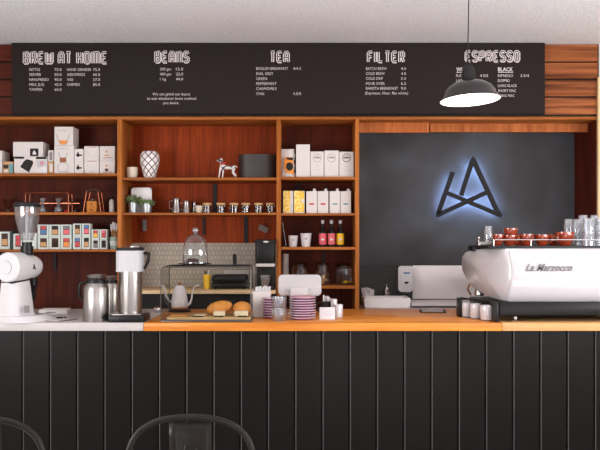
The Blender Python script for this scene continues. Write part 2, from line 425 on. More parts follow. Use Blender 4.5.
# little black shelf clips on the back panel
for px, py, w_, h_ in ((213, 184, 4, 28), (54, 254, 3, 16), (233, 254, 3, 12), (203, 217, 2.5, 18), (244, 217, 4, 26), (297, 182, 3, 9), (322, 252, 2.5, 12)):
    MB().box(X(px, YK), X(px+w_, YK), YK-.02, YK, Z(py+h_, YK), Z(py, YK)).build('shelf_bracket', M['matte_black'], unit)
MB().box(X(143, YK), X(147, YK), YK-.03, YK, Z(231, YK), Z(219.5, YK), .003).build('power_socket', M['grey'], unit)
# recess: granite and steel splashbacks under the charcoal wall
tag(MB().box(X(359.5, YS), X(414, 8.13), 8.12, 8.15, .5, Z(265.5, 8.12)).build('stone_splashback', M['granite'], loc=(0, 8.12, .5)), 'speckled black granite splashback behind the white hand basin', 'splashback')
ss = thing('steel_splashback', 'brushed steel splashback with folded ledge right of the soap dispenser', 'splashback', (X(440, 8.1), 8.1, Z(301, 8.1)))
MB().box(X(412.5, 8.1), X(500, 8.1), 8.1, 8.118, Z(299, 8.1), Z(265.5, 8.1), .003).build('sheet', M['steel_sheet'], ss)
MB().prism([(X(408, 8), Z(300.5, 8)), (X(500, 8), Z(300.5, 8)), (X(500, 8), Z(304, 8)), (X(408, 8), Z(304, 8))], 7.75, 8.1).build('ledge', M['steel_sheet'], ss)

# ------------------------------------------------------------------ menu board
YM = 7.44
bd = thing('menu_board', 'long black menu board with white lettering under the ceiling', 'menu board', (0, YM, Z(114, YM)))
MB().box(X(11.5, YM), X(545, YM), YM, YM+.06, Z(113.8, YM), CEIL-.004, .002).build('panel', M['board'], bd)
# outlined block letters drawn as strokes in a 1 x 1.7 cell
G = {
 'B': [[(0,0),(0,1.7),(.75,1.7),(.95,1.5),(.95,1.05),(.75,.88),(0,.88)], [(.75,.88),(1,.7),(1,.2),(.8,0),(0,0)]],
 'R': [[(0,0),(0,1.7),(.75,1.7),(1,1.5),(1,1),(.75,.8),(0,.8)], [(.55,.8),(1,0)]],
 'E': [[(1,1.7),(.25,1.7),(0,1.45),(0,.25),(.25,0),(1,0)], [(0,.86),(.8,.86)]],
 'W': [[(0,1.7),(0,.2),(.2,0),(.5,0),(.7,.2),(.7,1.5)], [(.7,.2),(.9,0),(1.2,0),(1.4,.2),(1.4,1.7)]],
 'A': [[(0,0),(0,1.35),(.3,1.7),(.7,1.7),(1,1.35),(1,0)], [(0,.7),(1,.7)]],
 'T': [[(0,1.7),(1,1.7)], [(.5,1.7),(.5,0)]],
 'H': [[(0,0),(0,1.7)], [(1,0),(1,1.7)], [(0,.86),(1,.86)]],
 'O': [[(.25,0),(0,.25),(0,1.45),(.25,1.7),(.75,1.7),(1,1.45),(1,.25),(.75,0),(.25,0)]],
 'M': [[(0,0),(0,1.7),(.6,1.7),(.8,1.5),(.8,0)], [(.8,1.5),(1.0,1.7),(1.4,1.7),(1.6,1.5),(1.6,0)]],
 'N': [[(0,0),(0,1.7),(.7,1.7),(1,1.4),(1,0)]],
 'S': [[(1,1.4),(.75,1.7),(.25,1.7),(0,1.45),(0,1.1),(.25,.88),(.75,.82),(1,.6),(1,.25),(.75,0),(.25,0),(0,.3)]],
 'F': [[(1,1.7),(.2,1.7),(0,1.5),(0,0)], [(0,.86),(.8,.86)]],
 'I': [[(0,0),(0,1.7)]], 'L': [[(0,1.7),(0,.2),(.2,0),(.95,0)]],
 'P': [[(0,0),(0,1.7),(.75,1.7),(1,1.5),(1,1),(.75,.8),(0,.8)]],
}
def title(s, px0, px1, pyt, pyb, name):
    ws = [(1.6 if c == 'M' else 1.4 if c == 'W' else 0 if c == 'I' else 1) for c in s]; adv = .72
    tot = 0
    xs = []
    for c, wd in zip(s, ws):
        xs.append(tot); tot += (.9 if c == ' ' else wd + adv)
    tot -= adv
    kx = (px1-px0-3.4)/tot; kz = (pyb-pyt-3.4)/1.7
    words = []
    def P(c, x0, p, dx=0, dz=0, dy=0):
        return (X(px0+1.7+(x0+p[0])*kx+dx, YM), YM-dy, Z(pyb-1.7-p[1]*kz+dz, YM))
    u = YM/F
    A, B_ = MB(), MB(); words.append((A, B_))
    for c, x0 in zip(s, xs):
        if c == ' ':
            A, B_ = MB(), MB(); words.append((A, B_)); continue
        for st in G[c]:
            A.tube([P(c, x0, p, .55, .35, .001) for p in st], 1.45*u, 8, flat=1)
            B_.tube([P(c, x0, p, .5, .15, .0126) for p in st], .45*u, 8)
    for A, B_ in words:
        for m_ in (A, B_):
            for v in m_.bm.verts: v.co.y = YM + (v.co.y-YM)*.12 - (.0003)
        h_ = A.build('heading', M['chalk'], bd); B_.build('heading_inline', M['board'], h_)
def lettering(rows, name='price_list'):
    cols = {}
    for r in rows: cols.setdefault(r[1] if r[0][0] not in 'Wty' or r[0].isupper() else 'note', []).append(r)
    for cr_ in cols.values():
        mb = MB()
        for r in cr_:
            s, a, b, y = r[:4]; cap = r[4] if len(r) > 4 else 2.9
            ptext(mb, s, a, b, y, YM-.0012, cap*.95, bold=-.004 if cap < 4 else .02)
            if cap == 4: rect(mb, a, b, 72, 72.6, YM)
        mb.build(name, M['chalk'], bd)
title('BREW AT HOME', 22, 107.5, 50.5, 64.5, 'h')
title('BEANS', 153.5, 189.5, 50, 63.5, 'h'); title('TEA', 268.5, 289.5, 50, 63.2, 'h')
title('FILTER', 366, 404.8, 50, 63.2, 'h'); title('ESPRESSO', 463.8, 520, 49.5, 62.5, 'h')
lettering([('KETTLE', 29.2, 40, 69.5), ('75.0', 54.5, 61.5, 69.5), ('SERVER', 29.2, 41, 74.5), ('50.0', 54.5, 61.5, 74.5),
  ('NANOPRESSO', 29.2, 48.7, 79.5), ('90.0', 54.5, 61.5, 79.5), ('MILK JUG', 29.2, 44, 84.5), ('45.0', 54.5, 61.5, 84.5),
  ('TAMPER', 29.2, 42.5, 89.5), ('60.0', 54.5, 61.5, 89.5), ('HAND GRINDER', 67, 91.2, 69.5), ('75.0', 93, 100, 69.5),
  ('AEROPRESS', 67, 85, 74.5), ('60.0', 93, 100, 74.5), ('V60', 67, 73, 79.5), ('27.0', 93, 100, 79.5),
  ('CHEMEX', 67, 80, 84.5), ('85.0', 93, 100, 84.5)])
lettering([('200 gm', 160, 171, 69), ('15.0', 176, 183, 69), ('400 gm', 160, 171, 74), ('22.0', 176, 183, 74), ('1 kg', 160, 166, 79), ('44.0', 176, 183, 79),
  ('We can grind our beans', 152.5, 190, 94), ('to suit whichever brew method', 147, 196, 98.4), ('you desire.', 163, 179, 102.8)])
lettering([('ENGLISH BREAKFAST', 256.3, 288, 68.5), ('4/4.5', 293, 301, 68.5), ('EARL GREY', 256.3, 273.2, 73.6), ('GREEN', 256.3, 267, 78.6),
  ('PEPPERMINT', 256.3, 276.5, 83.6), ('CHAMOMILE', 256.3, 276.5, 88.6), ('CHAI', 256.3, 264, 93.6), ('4.5/5', 293, 301, 93.6)])
lettering([('BATCH BREW', 366, 386.6, 68.5), ('4.0', 401, 406, 68.5), ('COLD BREW', 366, 384.7, 73.5), ('4.0', 401, 406, 73.5), ('COLD DRIP', 366, 383, 78.4), ('5.0', 401, 406, 78.4),
  ('POUR OVER', 366, 384.7, 83.5), ('6.5', 401, 406, 83.5), ('BARISTA BREAKFAST', 366, 398, 88.3), ('9.0', 401, 406, 88.3), ('(Espresso, filter, flat white)', 365, 408, 93)])
lettering([('WHITE', 456.3, 471, 69.3, 4), ('FLAT WHITE', 456.3, 473, 75.6), ('4.5/5', 480, 488, 75.6), ('LATTE', 456.3, 466, 80.6), ('CAPPUCCINO', 456.3, 475, 85.6),
  ('BLACK', 498, 513, 69.3, 4), ('ESPRESSO', 498, 513, 75.6), ('3.5/4', 520.5, 529, 75.6), ('DOPPIO', 498, 509.6, 80.6), ('LONG BLACK', 498, 517, 85.6), ('SHORT MAC', 498, 516, 90.6), ('LONG MAC', 498, 514.5, 95.6)])


# ------------------------------------------------------------------ wall logo with light behind it
YL = 8.08
lg = thing('wall_logo', 'dark angular triangle logo glowing blue behind on the charcoal wall', 'logo sign', (X(469, YL), YL, Z(216, YL)))
def bar(mb, p, q, wd, y0, y1, e0=0, e1=0):
    (a, b), (c, d) = p, q; dx, dy = c-a, d-b; l = math.hypot(dx, dy); nx, ny = -dy/l*wd/2, dx/l*wd/2; tx, ty = dx/l, dy/l
    pts = [(a+nx-tx*e0, b+ny-ty*e0), (c+nx+tx*e1, d+ny+ty*e1), (c-nx, d-ny), (a-nx, b-ny)]
    mb.prism([(X(x, YL), Z(y, YL)) for x, y in pts], y0, y1)
bars = [((453, 172), (438.2, 213.5), 4.6, 0, 0), ((437, 215.4), (487.5, 192), 4.6, 0, 0), ((473, 159), (461.2, 195.5), 4.6, 0, 0),
        ((473, 159), (497.5, 211.5), 4.8, 0, 0), ((446.5, 192.6), (501.5, 215.6), 4.2, 0, 0)]
mb = MB(); lb = MB()
for i, (p, q, wd, a, b) in enumerate(bars):
    bar(mb, p, q, wd, YL+.0002*i, YL+.02+.0003*i, a, b); bar(lb, (p[0]+(q[0]-p[0])*.07, p[1]+(q[1]-p[1])*.07), (q[0]+(p[0]-q[0])*.07, q[1]+(p[1]-q[1])*.07), wd*.45, YL+.022, YL+.026)
poly(mb, [(435.6, 217), (436.3, 212), (441, 211.5), (441.5, 214.5)], YL+.01, .01); poly(mb, [(473, 155.8), (470.4, 160), (475.6, 160)], YL+.01, .01)
poly(mb, [(494.5, 213), (499.8, 210.5), (503, 216.2)], YL+.01, .01)
mb.build('letterform', M['matte_black'], lg, smooth=False); lb.build('light_strip', M['led'], lg, smooth=False)
mb = MB()
for a, b in ((451.6, 176), (439.6, 211.5), (473, 161), (497, 210.5), (484, 193.6)): mb.tube([(X(a, YL), YL+.022, Z(b, YL)), (X(a, YL), 8.15, Z(b, YL))], .004, 6)
mb.build('standoff', M['matte_black'], lg)

# ------------------------------------------------------------------ serving counter
YF = 5.86; CT = Z(322.8, YF); CB = Z(331, YF); YBK = 7.05
xs0, xs1, xs2, xs3 = -3.2, X(143.5, YF), X(502, YF), 2.9
cab = thing('counter_cabinet', 'long counter front clad in charcoal grooved boards', 'counter', (0, YF+.04, 0))
MB().box(xs0, xs3, YF+.06, YBK-.05, .08, CB).build('carcass', M['matte_black'], cab)
MB().box(xs0, xs3, YF+.12, YBK-.1, 0, .08).build('plinth', M['black'], cab)
mb = MB(); bw = 27.25*(YF+.03)/F; x = X(22.5, YF+.03); x -= bw*8
gr = MB()
while x < xs3:
    a, b = max(x, xs0), min(x+bw-.005, xs3)
    if b > a: mb.box(a, b, YF+.03, YF+.06, .08, CB-.001, .004, 1)
    gr.tube([(x+.006, YF+.0298, .09), (x+.006, YF+.0298, CB-.003)], .0028, 6) if x > xs0 else None
    x += bw
mb.build('front_boards', M['black_panel'], cab, smooth=False); gr.build('board_bead', M['groove'], cab)
tag(MB().box(xs0, xs1, YF, YBK, CB, CT, .004).build('stone_worktop', M['stone'], loc=(-2, YF, CB)), 'white stone counter top under the white grinder and flasks', 'countertop')
tag(MB().box(xs1+.001, xs2-.001, YF-.01, YBK, CB, CT, .006).build('timber_worktop', M['top_wood'], loc=(0, YF, CB)), 'glossy honey-coloured timber counter top holding plates and pastry case', 'countertop')
tag(MB().box(xs2+.001, xs3, YF, YBK, CB, CT, .004).build('timber_worktop', M['pale_wood'], loc=(2, YF, CB)), 'paler timber counter top under the espresso machine', 'countertop')

# ------------------------------------------------------------------ back bench
bb = thing('back_bench', 'pale topped back bench with dark open front along the splashback', 'bench', (X(200, 7.4), 7.4, 0))
bx0, bx1 = X(122, 7.51), X(276, 7.51)
MB().box(bx0, bx1, 7.35, YK-.001, BEN-.028, BEN, .003).build('bench_top', M['cream_wood'], bb)
MB().box(bx0+.02, bx1-.02, 7.42, YK-.02, .1, BEN-.028).build('cupboard', M['matte_black'], bb)
sb = thing('sink_bench', 'dark bench below the white hand basin and steel splashback', 'bench', (X(440, 7.6), 7.6, 0))
SBZ = Z(309, 7.6)
MB().box(X(360.5, YS), X(590, 7.6), 7.6, 8.12, .1, SBZ-.03).build('cupboard', M['matte_black'], sb)
MB().box(X(360.5, YS), X(590, 7.6), 7.58, 8.12, SBZ-.03, SBZ, .003).build('bench_top', M['steel_sheet'], sb)

# ------------------------------------------------------------------ generic boxes
def carton(name, label, cat, a, b, c, d, Y, dep, m, zbase=None, group=None, decals=(), bev=.002, rz=0):
    z0 = zbase if zbase is not None else Z(d, Y); h = (d-c)*Y/F
    t = thing(name, label, cat, (X((a+b)/2, Y), Y, z0), group)
    MB().box(X(a, Y), X(b, Y), Y, Y+dep, z0, z0+h, bev, 1).build('carton', m, t)
    off = z0 - Z(d, Y)
    for nm, f, mm in decals:
        mb = MB(); f(mb, Y); mb.xf(Matrix.Translation((0, 0, off))); mb.build(nm, mm, t, smooth=False)
    if rz: t.rotation_euler = (0, 0, rz)
    return t
YI = 7.60                         # front face of things on the shelves
z1, z2, z3 = SZ(L1), SZ(L2), SZ(L3)
def zo(py, Y, z): return z - Z(py, Y)
# --- left bay, top shelf
carton('gift_box', 'plain white box cut by the left edge on the top shelf', 'box', -14, 2.2, 150, 173.6, YI, .2, M['card'], z1)
carton('gift_box', 'small brown and teal printed box left of the kettle box', 'box', 3, 13, 161, 173.6, YI, .12, M['tan'], z1, decals=[
    ('printed_panel', lambda m, Y: rect(m, 9, 13, 163, 173, Y), M['teal']), ('printed_band', lambda m, Y: rect(m, 3.3, 8.5, 164, 168, Y), M['cake']), ('printed_label', lambda m, Y: rect(m, 4, 8, 169, 172, Y), M['card'])])
def kettle_art(m, Y):
    poly(m, [(27, 158.5), (32.8, 160.2), (33.2, 163), (29, 171.8), (20.2, 166.4), (24, 160.5)], Y)
carton('kettle_box', 'white box printed with a black kettle, lower of two stacked on the top shelf', 'box', 14, 47, 156, 173.6, YI, .22, M['card'], z1, decals=[
    ('kettle_picture', kettle_art, M['matte_black']), ('dark_band', lambda m, Y: (rect(m, 14.5, 24, 156.2, 158.2, Y), rect(m, 36, 46.5, 156.2, 158.6, Y)), M['matte_black']),
    ('round_picture', lambda m, Y: disc(m, 43, 169.3, 4, Y), M['white']), ('grey_picture', lambda m, Y: poly(m, [(36, 160), (46, 159.5), (46.5, 165), (38, 167)], Y), M['lightgrey']),
    ('pink_mark', lambda m, Y: disc(m, 42, 162.5, 2, Y, .0012), M['plate_pink'])])
carton('kettle_box', 'white box with a black square label, stacked on the kettle box', 'box', 13, 43, 141.4, 156, YI, .2, M['card'], z1+17.6*YI/F+.001, decals=[
    ('square_label', lambda m, Y: rect(m, 30, 38.5, 148, 155.7, Y), M['matte_black']), ('kettle_emblem', lambda m, Y: (poly(m, [(32.5, 154), (33, 151), (35.4, 151), (36.4, 154)], Y, .0014), disc(m, 34.2, 150.6, .6, Y, .0014)), M['white'])])
carton('filter_box', 'small grey box behind, lower one between kettle and carafe boxes', 'box', 48, 53.6, 161, 173.6, YI+.02, .12, M['tan'], z1, decals=[('label', lambda m, Y: rect(m, 49.5, 52.5, 163, 171, Y), M['card'])])
carton('filter_box', 'small grey box, upper one between kettle and carafe boxes', 'box', 48, 53.6, 149, 160.5, YI+.02, .12, M['card_grey'], z1+12.6*(YI+.02)/F+.001, decals=[('label', lambda m, Y: rect(m, 49.5, 52, 151, 159, Y), M['grey'])])
def carafe_lines(cx, y0, y1, wd):
    def f(m, Y):
        ym = y0+(y1-y0)*.42
        m.tube([(X(cx-wd*.75, Y), Y, Z(y0, Y)), (X(cx-wd*.25, Y), Y, Z(ym, Y)), (X(cx-wd*.9, Y), Y, Z(y0+(y1-y0)*.72, Y)), (X(cx-wd*.7, Y), Y, Z(y1, Y)),
                (X(cx+wd*.7, Y), Y, Z(y1, Y)), (X(cx+wd*.9, Y), Y, Z(y0+(y1-y0)*.72, Y)), (X(cx+wd*.25, Y), Y, Z(ym, Y)), (X(cx+wd*.75, Y), Y, Z(y0, Y))], .0022, 5)
    return f
hb = 28.6*YI/F
carton('carafe_box', 'tall white box printed with an hourglass carafe, lower of the pair', 'box', 54.2, 74, 145, 173.6, YI, .17, M['card'], z1, decals=[
    ('carafe_drawing', carafe_lines(63, 152, 171.2, 6), M['grey']), ('brown_collar', lambda m, Y: poly(m, [(60, 157), (66, 157), (66.5, 160.5), (65, 162), (61, 162), (59.6, 160.5)], Y, .003), M['brown']),
    ('title_print', lambda m, Y: rect(m, 57, 68, 147.6, 148.6, Y), M['lightgrey'])])
carton('carafe_box', 'white box printed with a carafe, on top of the tall carafe box', 'box', 54.4, 73.2, 126.2, 145, YI, .19, M['card'], z1+hb+.001, decals=[
    ('dripper_drawing', lambda m, Y: m.tube([(X(56.5, Y), Y, Z(134, Y)), (X(60, Y), Y, Z(143.5, Y)), (X(66.5, Y), Y, Z(143.5, Y)), (X(69.5, Y), Y, Z(134, Y))], .0022, 5), M['grey']),
    ('brown_collar', lambda m, Y: poly(m, [(59, 140), (67.5, 140), (66, 144), (60.5, 144)], Y), M['orange']), ('title_print', lambda m, Y: rect(m, 58, 67, 129.5, 130.5, Y), M['lightgrey'])])
def blob(cx, cy, s):
    def f(m, Y): disc(m, cx, cy, s, Y); rect(m, cx+s, cx+s*2.4, cy-.7, cy+.7, Y); rect(m, cx-s*.4, cx+s*.4, cy-s*1.8, cy, Y)
    return f
w0 = YI+.01
for k, (c, d, zz, nm) in enumerate(((161, 173.6, z1, 'lower'), (148.3, 160.9, z1+12.6*w0/F+.001, 'upper'))):
    carton('dripper_box', 'narrow white box with black pictures, %s one right of the carafe boxes' % nm, 'box', 74.4, 83.4, c, d, w0, .14, M['card'], zz, 'narrow white boxes', decals=[('black_picture', blob(78, (c+d)/2, 1.7), M['matte_black'])])
    def vl(m, Y, c=c): m.tube([(X(86.5, Y), Y, Z(c+3, Y)), (X(92, Y), Y, Z(c+11, Y)), (X(97.5, Y), Y, Z(c+3, Y))], .0014, 5)
    carton('server_box', 'white box with a faint dripper drawing, %s one of the left pair' % nm, 'box', 84.2, 98.8, c-1.4, d, w0, .16, M['card'], zz if k == 0 else z1+14*w0/F+.001, 'white boxes with drawings', decals=[
        ('dripper_drawing', vl, M['lightgrey']), ('red_print', lambda m, Y, c=c: rect(m, 87, 97, c-.6, c, Y), M['plate_pink'])])
    carton('server_box', 'white box with a small gold and black print, %s one beside the shelf upright' % nm, 'box', 99.6, 114.8, c-1.4, d, w0, .16, M['card'], zz if k == 0 else z1+14*w0/F+.001, 'white boxes with drawings', decals=[
        ('gold_print', lambda m, Y, c=c: (disc(m, 106.5, c+4, 1.2, Y), rect(m, 104.5, 109, c+7, c+8.4, Y)), M['tan']),
        ('brown_print', lambda m, Y, c=c: rect(m, 103, 112, c+10, c+10.6, Y), M['brown'])] + ([('black_print', lambda m, Y, c=c: disc(m, 106.5, c+8.2, 1.5, Y, .001, 12), M['matte_black'])] if k == 0 else []))
# --- left bay, second shelf: copper stand, wooden grinder, bottle
Y = 7.66
cs = thing('pour_over_stand', 'copper wire pour-over stand on the second left shelf', 'coffee stand', (X(46, Y), Y, z2))
zt_ = Z(192.6, Y)
mb = MB()
for yy in (Y, Y+.12):
    mb.tube([(X(25.5, Y), yy, z2+.005), (X(25.5, Y), yy, zt_-.015), (X(26.8, Y), yy, zt_-.003), (X(28, Y), yy, zt_), (X(66, Y), yy, zt_), (X(67.6, Y), yy, zt_-.004), (X(68.5, Y), yy, zt_-.015), (X(68.5, Y), yy, z2+.005)], .0048, 8)
mb.build('wire_frame', M['copper'], cs)
mb = MB(); mb.tube([(X(25.5, Y), Y, z2+.005), (X(25.5, Y), Y+.12, z2+.005)], .005, 8).tube([(X(68.5, Y), Y, z2+.005), (X(68.5, Y), Y+.12, z2+.005)], .005, 8)
mb.tube([(X(29, Y), Y+.06, Z(203, Y)), (X(78, Y), Y+.06, Z(203, Y))], .0025, 6); mb.build('cross_bar', M['copper'], cs)
def hourglass(h, r): return [(r*.85, 0), (r, h*.06), (r*.98, h*.25), (r*.3, h*.55), (r*.75, h*.95), (r*.8, h), (r*.74, h*.95), (r*.26, h*.56), (r*.9, h*.25), (r*.9, h*.07), (0, h*.04)]
o = MB().lathe(hourglass(.125, .036), (X(40.5, Y), Y+.06, z2+.001), 24).build('glass_carafe', M['glass_t'], loc=(X(40.5, Y), Y+.06, z2))
tag(o, 'left glass carafe inside the copper stand', 'carafe', 'glass carafes in the copper stand')
dup(o, (X(56.5, Y), Y+.06, z2), 'right glass carafe inside the copper stand')
o = MB().lathe([(0, 0), (.02, 0), (.024, .012), (.02, .022), (.006, .028), (0, .03)], (X(65, Y), Y+.05, z2+.001), 20).build('tamper', M['red'], loc=(X(65, Y), Y+.05, z2))
tag(o, 'small red round tin at the foot of the copper stand', 'tin')
gz = thing('wooden_coffee_grinder', 'small orange wooden box grinder with drawers on the second left shelf', 'grinder', (X(91, Y), Y, z2))
MB().box(X(86.5, Y), X(96.5, Y), Y, Y+.085, z2, Z(201, Y)+.0, .003).build('body', M['box_wood'], gz)
for c in (203.5, 208.8):
    d_ = MB(); d_.box(X(87.8, Y), X(95.2, Y), Y-.004, Y, Z(c+3, Y), Z(c-.8, Y), .001); d_ = d_.build('drawer', M['box_wood'], gz)
    ORG[d_.name] = ORG[gz.name]
    MB().ball((X(91.5, Y), Y-.006, Z(c+1, Y)), .008, u=10, v=8).build('knob', M['cake'], d_)
MB().lathe([(.03, 0), (.025, .012), (.008, .016), (.008, .02), (0, .02)], (X(91.5, Y), Y+.04, Z(201, Y)), 20).build('cap', M['steel'], gz)
Yf = Y-.02
fr = thing('siphon_stand', 'dark and copper metal frame arching over the wooden grinder', 'coffee stand', (X(92, Yf), Yf, z2))
for yy in (Yf-.012, Yf+.12):
    MB().tube([(X(83.5, Yf), yy, z2+.004), (X(86.8, Yf), yy, Z(191.5, Yf))], .0042, 8).build('leg', M['copper'], fr)
    MB().tube([(X(98.3, Yf), yy, Z(191.5, Yf)), (X(101, Yf), yy, z2+.004)], .0042, 8).build('leg', M['copper'], fr)
mb = MB()
for yy in (Yf-.012, Yf+.12): mb.tube([(X(86.3, Yf), yy, Z(191.5, Yf)), (X(87.5, Yf), yy, Z(189.8, Yf)), (X(97.3, Yf), yy, Z(189.8, Yf)), (X(98.8, Yf), yy, Z(191.5, Yf))], .0075, 8)
mb.tube([(X(92, Yf), Yf-.012, Z(189.8, Yf)), (X(92, Yf), Yf+.12, Z(189.8, Yf))], .005, 8)
mb.build('handle', M['cake'], fr)
mb = MB(); mb.tube([(X(81.5, Yf), Yf-.012, z2+.005), (X(85.5, Yf), Yf-.012, z2+.005)], .005, 8).tube([(X(98.5, Yf), Yf-.012, z2+.005), (X(103.5, Yf), Yf-.012, z2+.005)], .005, 8); mb.build('foot', M['copper'], fr)
bt = thing('sauce_bottle', 'slim ivory bottle with dark cap at the end of the second left shelf', 'bottle', (X(111, Y), Y+.03, z2))
r_ = 2.6*Y/F
MB().lathe([(0, 0), (r_, 0), (r_, .085), (r_*.8, .105), (r_*.45, .118), (0, .12)], (X(111, Y), Y+.03, z2), 20).build('body', M['card_grey'], bt)
MB().lathe([(r_*.5, .116), (r_*.5, .135), (r_*.3, .15), (0, .152)], (X(111, Y), Y+.03, z2), 16).build('cap', M['matte_black'], bt)
# glass drippers standing behind the copper stand
Yg = 7.80
dp = MB().lathe([(.02, 0), (.022, .01), (.012, .035), (.028, .06), (.05, .12), (.052, .125), (.047, .12), (.025, .06), (.008, .038)], (X(8, Yg), Yg, z2), 24).build('glass_dripper', M['glass'], loc=(X(8, Yg), Yg, z2))
tag(dp, 'clear glass dripper at the left edge, left of the grinder hopper', 'coffee dripper', 'clear glass drippers at the back')
dup(dp, (X(75, Yg), Yg, z2), 'clear glass dripper at the back, right of the copper stand')
# --- left bay, third shelf: boxed tea tins
colours = [M['red'], M['tan'], M['blue'], M['orange'], M['pink'], M['yellow'], M['cake'], M['coffee']]
def tea_box(a, b, c, d, zb_, label, lid, col, m=M['mint'], Y=YI):
    h = (d-c); cx = (a+b)/2 + .4; w_ = (b-a)*.3
    off = zb_
    def f1(mm, Y): rect(mm, cx-w_, cx+w_, c+h*.10, d-h*.16, Y)
    def f2(mm, Y): rect(mm, cx-w_*.8, cx+w_*.8, c+h*.12, c+h*.38, Y, .003)
    def f3(mm, Y): rect(mm, cx-w_*.85, cx+w_*.85, c+h*.42, d-h*.22, Y, .004)
    t = carton('tea_box', label, 'box', a, b, c, d, Y, .09, m, zb_, 'boxed tins on the lower left shelf', decals=[('window', f1, M['cake']), ('tin_lid', f2, lid), ('tin_label', f3, col)])
    return t
cols = [  # x0,x1,top,bottom, place text, colours upper, lower
 (37.5, 48.6, 225, M['red'], M['blue'], M['cake'], M['tan'], 'first column right of the grinder hopper'),
 (49, 60.2, 225, M['matte_black'], M['tan'], M['cake'], M['coffee'], 'second column right of the grinder hopper'),
 (60.6, 71.4, 225, M['grey'], M['pink'], M['red'], M['orange'], 'third column right of the grinder hopper'),
 (72.8, 81.2, 224, M['cake'], M['tan'], M['blue'], M['red'], 'fourth column, beside a dark gap'),
 (81.8, 90.2, 224, M['blue'], M['pink'], M['matte_black'], M['tan'], 'fifth column from the hopper'),
 (91.4, 99, 229.8, M['red'], M['yellow'], M['matte_black'], M['grey'], 'sixth shorter column from the hopper'),
 (99.6, 107, 229.8, M['pink'], M['red'], M['matte_black'], M['coffee'], 'shorter column next to the brush cup')]
for a, b, c, u1, u2, l1, l2, pl in cols:
    mid = (c+249.6)/2; hh = (249.6-mid)*YI/F
    tea_box(a, b, mid, 249.6, z3, 'mint-edged tin box, lower one of the %s' % pl, l1, l2)
    tea_box(a, b, c, mid, z3+hh+.001, 'mint-edged tin box, upper one of the %s' % pl, u1, u2)
tea_box(-1, 9.6, 232, 249.6, z3, 'mint-edged tin box at the left edge of the third shelf', M['cake'], M['tan'])
tea_box(13.2, 22, 234, 249.6, z3, 'mint-edged box with a bright red tin just left of the hopper collar', M['red'], M['red'])
carton('tea_box', 'dark green slim box between the two tin boxes left of the grinder', 'box', 9.9, 12.7, 231, 249.6, YI, .09, M['dark_green'], z3)
carton('tea_box', 'mint box half hidden behind the grinder hopper', 'box', 22.6, 36.6, 233, 249.6, YI, .09, M['mint'], z3)
Yc = 7.62
cup = thing('brush_cup', 'sage green cup packed with white brushes at the end of the third shelf', 'cup', (X(113, Yc), Yc+.03, z3))
MB().lathe([(0, 0), (.03, 0), (.036, .105), (.033, .105), (.028, .006), (0, .006)], (X(113.2, Yc), Yc+.03, z3), 24).build('cup', M['green_cup'], cup)
MB().lathe([(.0335, .03), (.0375, .07), (.0368, .071)], (X(113.2, Yc), Yc+.03, z3), 24).build('band', M['mint'], cup)
for k, (dx, tx, h) in enumerate(((-2, -3, 12), (-.6, -1, 14), (.8, .6, 13.5), (2, 3, 12.5), (0, 1.8, 11))):
    b = thing('brush', 'white handled brush, %s in the sage cup' % ['leftmost', 'second', 'middle', 'rightmost', 'short one at the back'][k], 'brush', (X(113.2+dx*.5, Yc), Yc+.03, z3+.012), 'white brushes in the sage cup')
    p0 = Vector((X(113.2+dx*.5, Yc), Yc+.03+(.012 if k == 4 else -.005*(k % 2)), z3+.012)); p1 = Vector((X(113.2+tx, Yc), Yc+.03+(.02 if k == 4 else 0), Z(236-h, Yc)))
    MB().tube([p0, p0.lerp(p1, .7)], .0035, 8).build('handle', M['tan'], b); MB().tube([p0.lerp(p1, .7), p0.lerp(p1, .85), p1], [.005, .0085, .007], 8).build('head', M['white'], b)

# --- middle bay, top shelf
m1, m2 = SZ(177.5), SZ(212.7)
def rlathe(name, mat_, prof_px, cx, Y, z0, label, cat, parent=None, n=32, **k):
    s = Y/F; pr = [(r*s, h*s) for r, h in prof_px]
    mb = MB().lathe(pr, (X(cx, Y), Y+.06, z0), n, **k)
    if parent: return mb.build(name, mat_, parent)
    return tag(mb.build(name, mat_, loc=(X(cx, Y), Y+.06, z0)), label, cat)
rlathe('plant_pot', M['cream'], [(0, 0), (4.8, 0), (5.4, 3), (5.8, 11.4), (5.4, 11.6), (5, 10), (4.6, 2), (0, 1)], 130.7, YI, m1, 'speckled cream pot on the middle top shelf', 'pot')
rlathe('vase', M['vase'], [(0, 0), (5.6, 0), (5.8, 1.5), (7.2, 7), (9.4, 15), (9.9, 20), (9.2, 24.5), (7.6, 26.8), (7.2, 27.4), (7.0, 26.6), (8, 24), (5, 2), (0, 1)], 148.6, YI, m1, 'white vase with a dark diamond lattice on the middle top shelf', 'vase')
